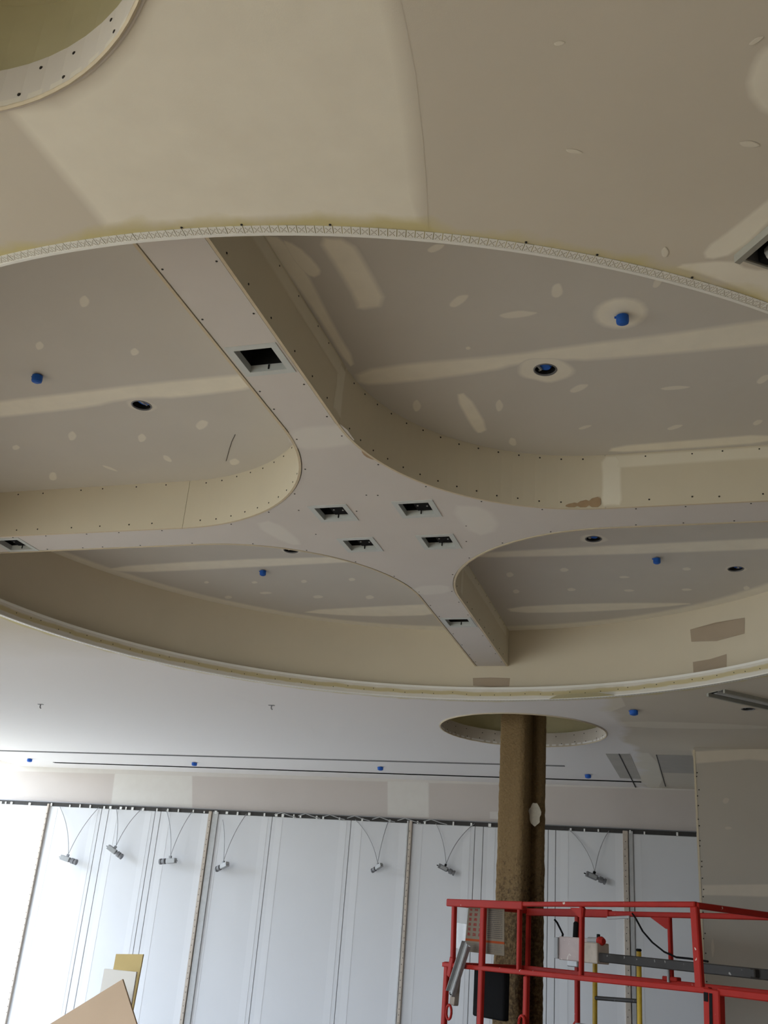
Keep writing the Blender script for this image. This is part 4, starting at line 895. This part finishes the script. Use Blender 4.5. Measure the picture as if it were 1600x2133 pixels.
lp('post_foot', M_red, (Q(1.60, 1.462, OB), Q(1.74, 1.462, OB), .05, .03)); lp('pin_rod', M_lgrey, (Q(1.67, 1.44, OB-.03), Q(1.67, 1.53, OB-.03), .016, .016), bev=.003)
c1 = lp('corner_post', M_red, (Q(2.742, .86), Q(2.762, 1.452), .05, .12))
lp('post_slot', M_black, (Q(2.752, 1.20, -.026), Q(2.762, 1.43, -.026), .004, .022), bev=0, parent=c1); lp('post_hole', M_black, (Q(2.725, 1.385, -.026), Q(2.727, 1.432, -.026), .004, .03), bev=0, parent=c1)
lp('grab_bar', M_bar, (Q(.98, 1.562, .56), Q(3.15, 1.541, .56), .04, .062)); lp('grab_bar_bracket', M_bar, (Q(2.60, 1.548, .50), Q(2.60, 1.548, OB), .04, .05))
lp('latch', M_red, (Q(.075, 1.33), Q(.11, 1.47), .05, .05)); lp('latch_bolt', M_lgrey, (Q(-.045, 1.41, 0), Q(-.028, 1.41), .03, .03), bev=.002); lp('post_grip', M_black, (Q(.075, 1.20, .03), Q(.085, 1.33, .03), .045, .045)); lp('post_grip', M_stud, (Q(.065, 1.13, .05), Q(.085, 1.335, .05), .05, .06))
# ring handles low on the front posts
for u, z in ((.12, 1.085), (1.035, 1.10)):
    bm = bmesh.new(); tube(bm, [Q(u+.035*math.cos(t), z+.05*math.sin(t), -.03) for t in [2*PI*k/16 for k in range(17)]], .01, 6, False); bmesh.ops.transform(bm, matrix=inv, verts=bm.verts[:]); from_bm('ring_handle', bm, M_red, lift)
# placard with its grey backing plate, hung inside the rails
bm = bmesh.new(); uvl = bm.loops.layers.uv.new('UVMap')
vs = [bm.verts.new(inv @ Q(u, z, .06)) for u, z in ((.165, 1.52), (.69, 1.515), (.675, 1.842), (.20, 1.845))]; f = bm.faces.new(vs)
for l, w in zip(f.loops, ((0, 0), (1, 0), (1, 1), (0, 1))): l[uvl].uv = w
bm.normal_update(); o = from_bm('placard', bm, M_placard, lift); md = o.modifiers.new('thickness', 'SOLIDIFY'); md.thickness = .004; md.offset = 0
lp('placard_backing', M_stud2, (Q(.10, 1.535, .072), Q(.11, 1.72, .072), .006, .16), bev=0)
# joystick control box on the rear post
cb_ = lp('control_box', M_pinkplate, (Q(.70, 1.60, .62), Q(1.03, 1.60, .62), .12, .165), bev=.006)
lp('side_plate', M_lgrey, (Q(.655, 1.60, .60), Q(.70, 1.60, .60), .10, .15), bev=.004, parent=cb_); lp('lower_case', M_stud, (Q(1.03, 1.585, .58), Q(1.18, 1.585, .58), .12, .14), bev=.006, parent=cb_)
lp('joystick', M_black, (Q(.845, 1.67, .60), Q(.855, 1.795, .60), .036, .04), bev=.012, parent=cb_); lp('toggle', M_black, (Q(1.13, 1.66, .58), Q(1.13, 1.715, .58), .02, .024), bev=.004, parent=cb_)
bm = bmesh.new(); tube(bm, [Q(1.04, 1.668, .57), Q(1.15, 1.668, .57)], .024, 12); bmesh.ops.transform(bm, matrix=inv, verts=bm.verts[:]); from_bm('key_barrel', bm, M_lgrey, cb_)
bm = bmesh.new(); tube(bm, [Q(1.15, 1.668, .57), Q(1.175, 1.668, .57), Q(1.20, 1.668, .57)], [.03, .033, .02], 14); bmesh.ops.transform(bm, matrix=inv, verts=bm.verts[:]); from_bm('stop_button', bm, M_red, cb_)
bm = bmesh.new(); tube(bm, [Q(.60, 1.80, .6), Q(.63, 1.78, .6), Q(.70, 1.70, .6), Q(.70, 1.55, .57)], .008, 6); bmesh.ops.transform(bm, matrix=inv, verts=bm.verts[:]); from_bm('cable', bm, M_black, cb_)
lp('post_clamp', M_stud2, (Q(.62, 1.50, OB-.02), Q(.74, 1.50, OB-.02), .07, .05)); lp('brace', M_red, (Q(.53, .93, OB), Q(.68, 1.10, OB), .034, .034)); lp('brace_bracket', M_stud2, (Q(.72, 1.06, OB-.03), Q(.86, 1.06, OB-.03), .06, .07))
bm = bmesh.new(); pts = [Q(u, z, OB-.045) for u, z in ((1.344, 1.872), (1.376, 1.842), (1.447, 1.755), (1.54, 1.686), (1.654, 1.63), (1.765, 1.602), (1.897, 1.600), (2.05, 1.592))]
tube(bm, pts, .007, 6); bmesh.ops.transform(bm, matrix=inv, verts=bm.verts[:]); from_bm('control_cable', bm, M_black, lift)
lp('rail_sleeve', M_lgrey, (Q(1.06, 1.834, OB-.03), Q(1.30, 1.846, OB-.03), .014, .02), bev=.003)
# platform, scissor arms, chassis and wheels below the picture
lp('platform', M_grey, (Q(-.02, .80, OB/2), Q(2.80, .80, OB/2), OB+.06, .10)); lp('toe_board', M_red, (Q(-.02, .92, 0), Q(2.72, .92, 0), .01, .14), bev=0); lp('toe_board', M_red, (Q(-.02, .92, OB), Q(2.72, .92, OB), .01, .14), bev=0)
for off in (.1, OB-.1):
    lp('scissor_arm', M_red, (Q(.35, .46, off), Q(2.3, .76, off), .04, .08)); lp('scissor_arm', M_red, (Q(2.3, .46, off+.05), Q(.35, .76, off+.05), .04, .08))
lp('chassis', M_red, (Q(.2, .30, OB/2), Q(2.5, .30, OB/2), OB-.12, .32))
for u in (.45, 2.2):
    for off in (.02, OB-.02):
        bm = bmesh.new(); tube(bm, [Q(u, .19, off-.05), Q(u, .19, off+.05)], .19, 20); bmesh.ops.transform(bm, matrix=inv, verts=bm.verts[:]); from_bm('wheel', bm, M_rubber, lift)
# --- things carried on the lift
bm = bmesh.new(); bar(bm, Q(.355, 1.07, .19), Q(.355, 1.405, .19), .06, .40); bevel(bm, .015, 2)
bm2 = bm; o = from_bm('document_pouch', bm2, M_black, None); tag(o, 'black plastic document pouch hanging behind the left lift rail', 'pouch')
def profile_stud(name, a, b, w, side, label):
    a, b = Vector(a), Vector(b); d = (b-a).normalized(); s = side.normalized(); s = (s-d*s.dot(d)).normalized(); n = d.cross(s); bm = bmesh.new()
    M = lambda x, y, t: a+s*x+n*y+d*t
    L = (b-a).length
    for (x0, x1, y0, y1) in ((-w/2, w/2, 0, .003), (-w/2, -w/2+.003, -.03, 0), (w/2-.003, w/2, -.03, 0), (-.008, .008, -.010, 0)):
        vs = [bm.verts.new(M(x, y, t)) for t in (0, L) for x, y in ((x0, y0), (x1, y0), (x1, y1), (x0, y1))]
        for q in ((0, 1, 2, 3), (7, 6, 5, 4), (0, 4, 5, 1), (1, 5, 6, 2), (2, 6, 7, 3), (3, 7, 4, 0)): bm.faces.new([vs[i] for i in q])
    bmesh.ops.recalc_face_normals(bm, faces=bm.faces[:]); o = from_bm(name, bm, M_steel, None); return tag(o, label, 'stud')
profile_stud('metal_stud_offcut', Q(.18, 1.215, -.05), Q(.345, 1.575, -.035), .09, LD, 'short galvanised stud offcut leaning against the left lift rail')
# --- yellow ladder behind the lift
SB = 1.02
lad = thing('yellow_ladder', Q(.83, 0, SB), 'yellow ladder with dark rungs standing behind the red lift', 'ladder')
il = Matrix.Translation(-lad.location)
def ldp(name, m, a, b, w, h):
    bm = bmesh.new(); bar(bm, a, b, w, h); bevel(bm, .008); bmesh.ops.transform(bm, matrix=il, verts=bm.verts[:]); return from_bm(name, bm, m, lad)
for u0, u1 in ((.565, .585), (1.055, 1.078)):
    ldp('stile', M_yel, Q(u0, 0, SB), Q(u1, 1.625, SB), .03, .038); ldp('stile_cap', M_black, Q(u1, 1.62, SB), Q(u1, 1.64, SB), .034, .042)
for k in range(6): z = .25+k*.2025; ldp('rung', M_bar, Q(.57, z, SB), Q(1.07, z+.02, SB), .028, .03)
# --- loose board offcuts at lower left
def sheet(name, corners, t, m, label, n):
    bm = bmesh.new(); f = bm.faces.new([bm.verts.new(c) for c in corners]); ex = bmesh.ops.extrude_face_region(bm, geom=[f]); bmesh.ops.translate(bm, vec=Vector(n)*t, verts=[g for g in ex['geom'] if isinstance(g, bmesh.types.BMVert)])
    bmesh.ops.recalc_face_normals(bm, faces=bm.faces[:]); o = from_bm(name, bm, m, None); return tag(o, label, 'board', 'board offcuts at lower left')
sheet('board_sheet', [(-3.184, 5.50, 1.252), (-3.95, 5.36, .72), (-3.40, 5.12, -.0), (-2.60, 5.26, .55)], .014, M_card, 'large tan board sheet tilted on its corner, in front of smaller offcuts', (0, 1, 0))
sheet('board_offcut', [(-3.44, 5.68, 0), (-3.215, 5.68, 0), (-3.215, 5.70, 1.285), (-3.43, 5.70, 1.285)], .013, M_card3, 'white board offcut upright between tan sheet and yellow offcut', (0, 1, 0))
sheet('board_offcut', [(-3.50, 5.86, 0), (-3.33, 5.86, 0), (-3.29, 5.88, 1.375), (-3.475, 5.88, 1.362)], .012, M_card2, 'yellow-brown board offcut standing rearmost behind the white offcut', (0, 1, 0))
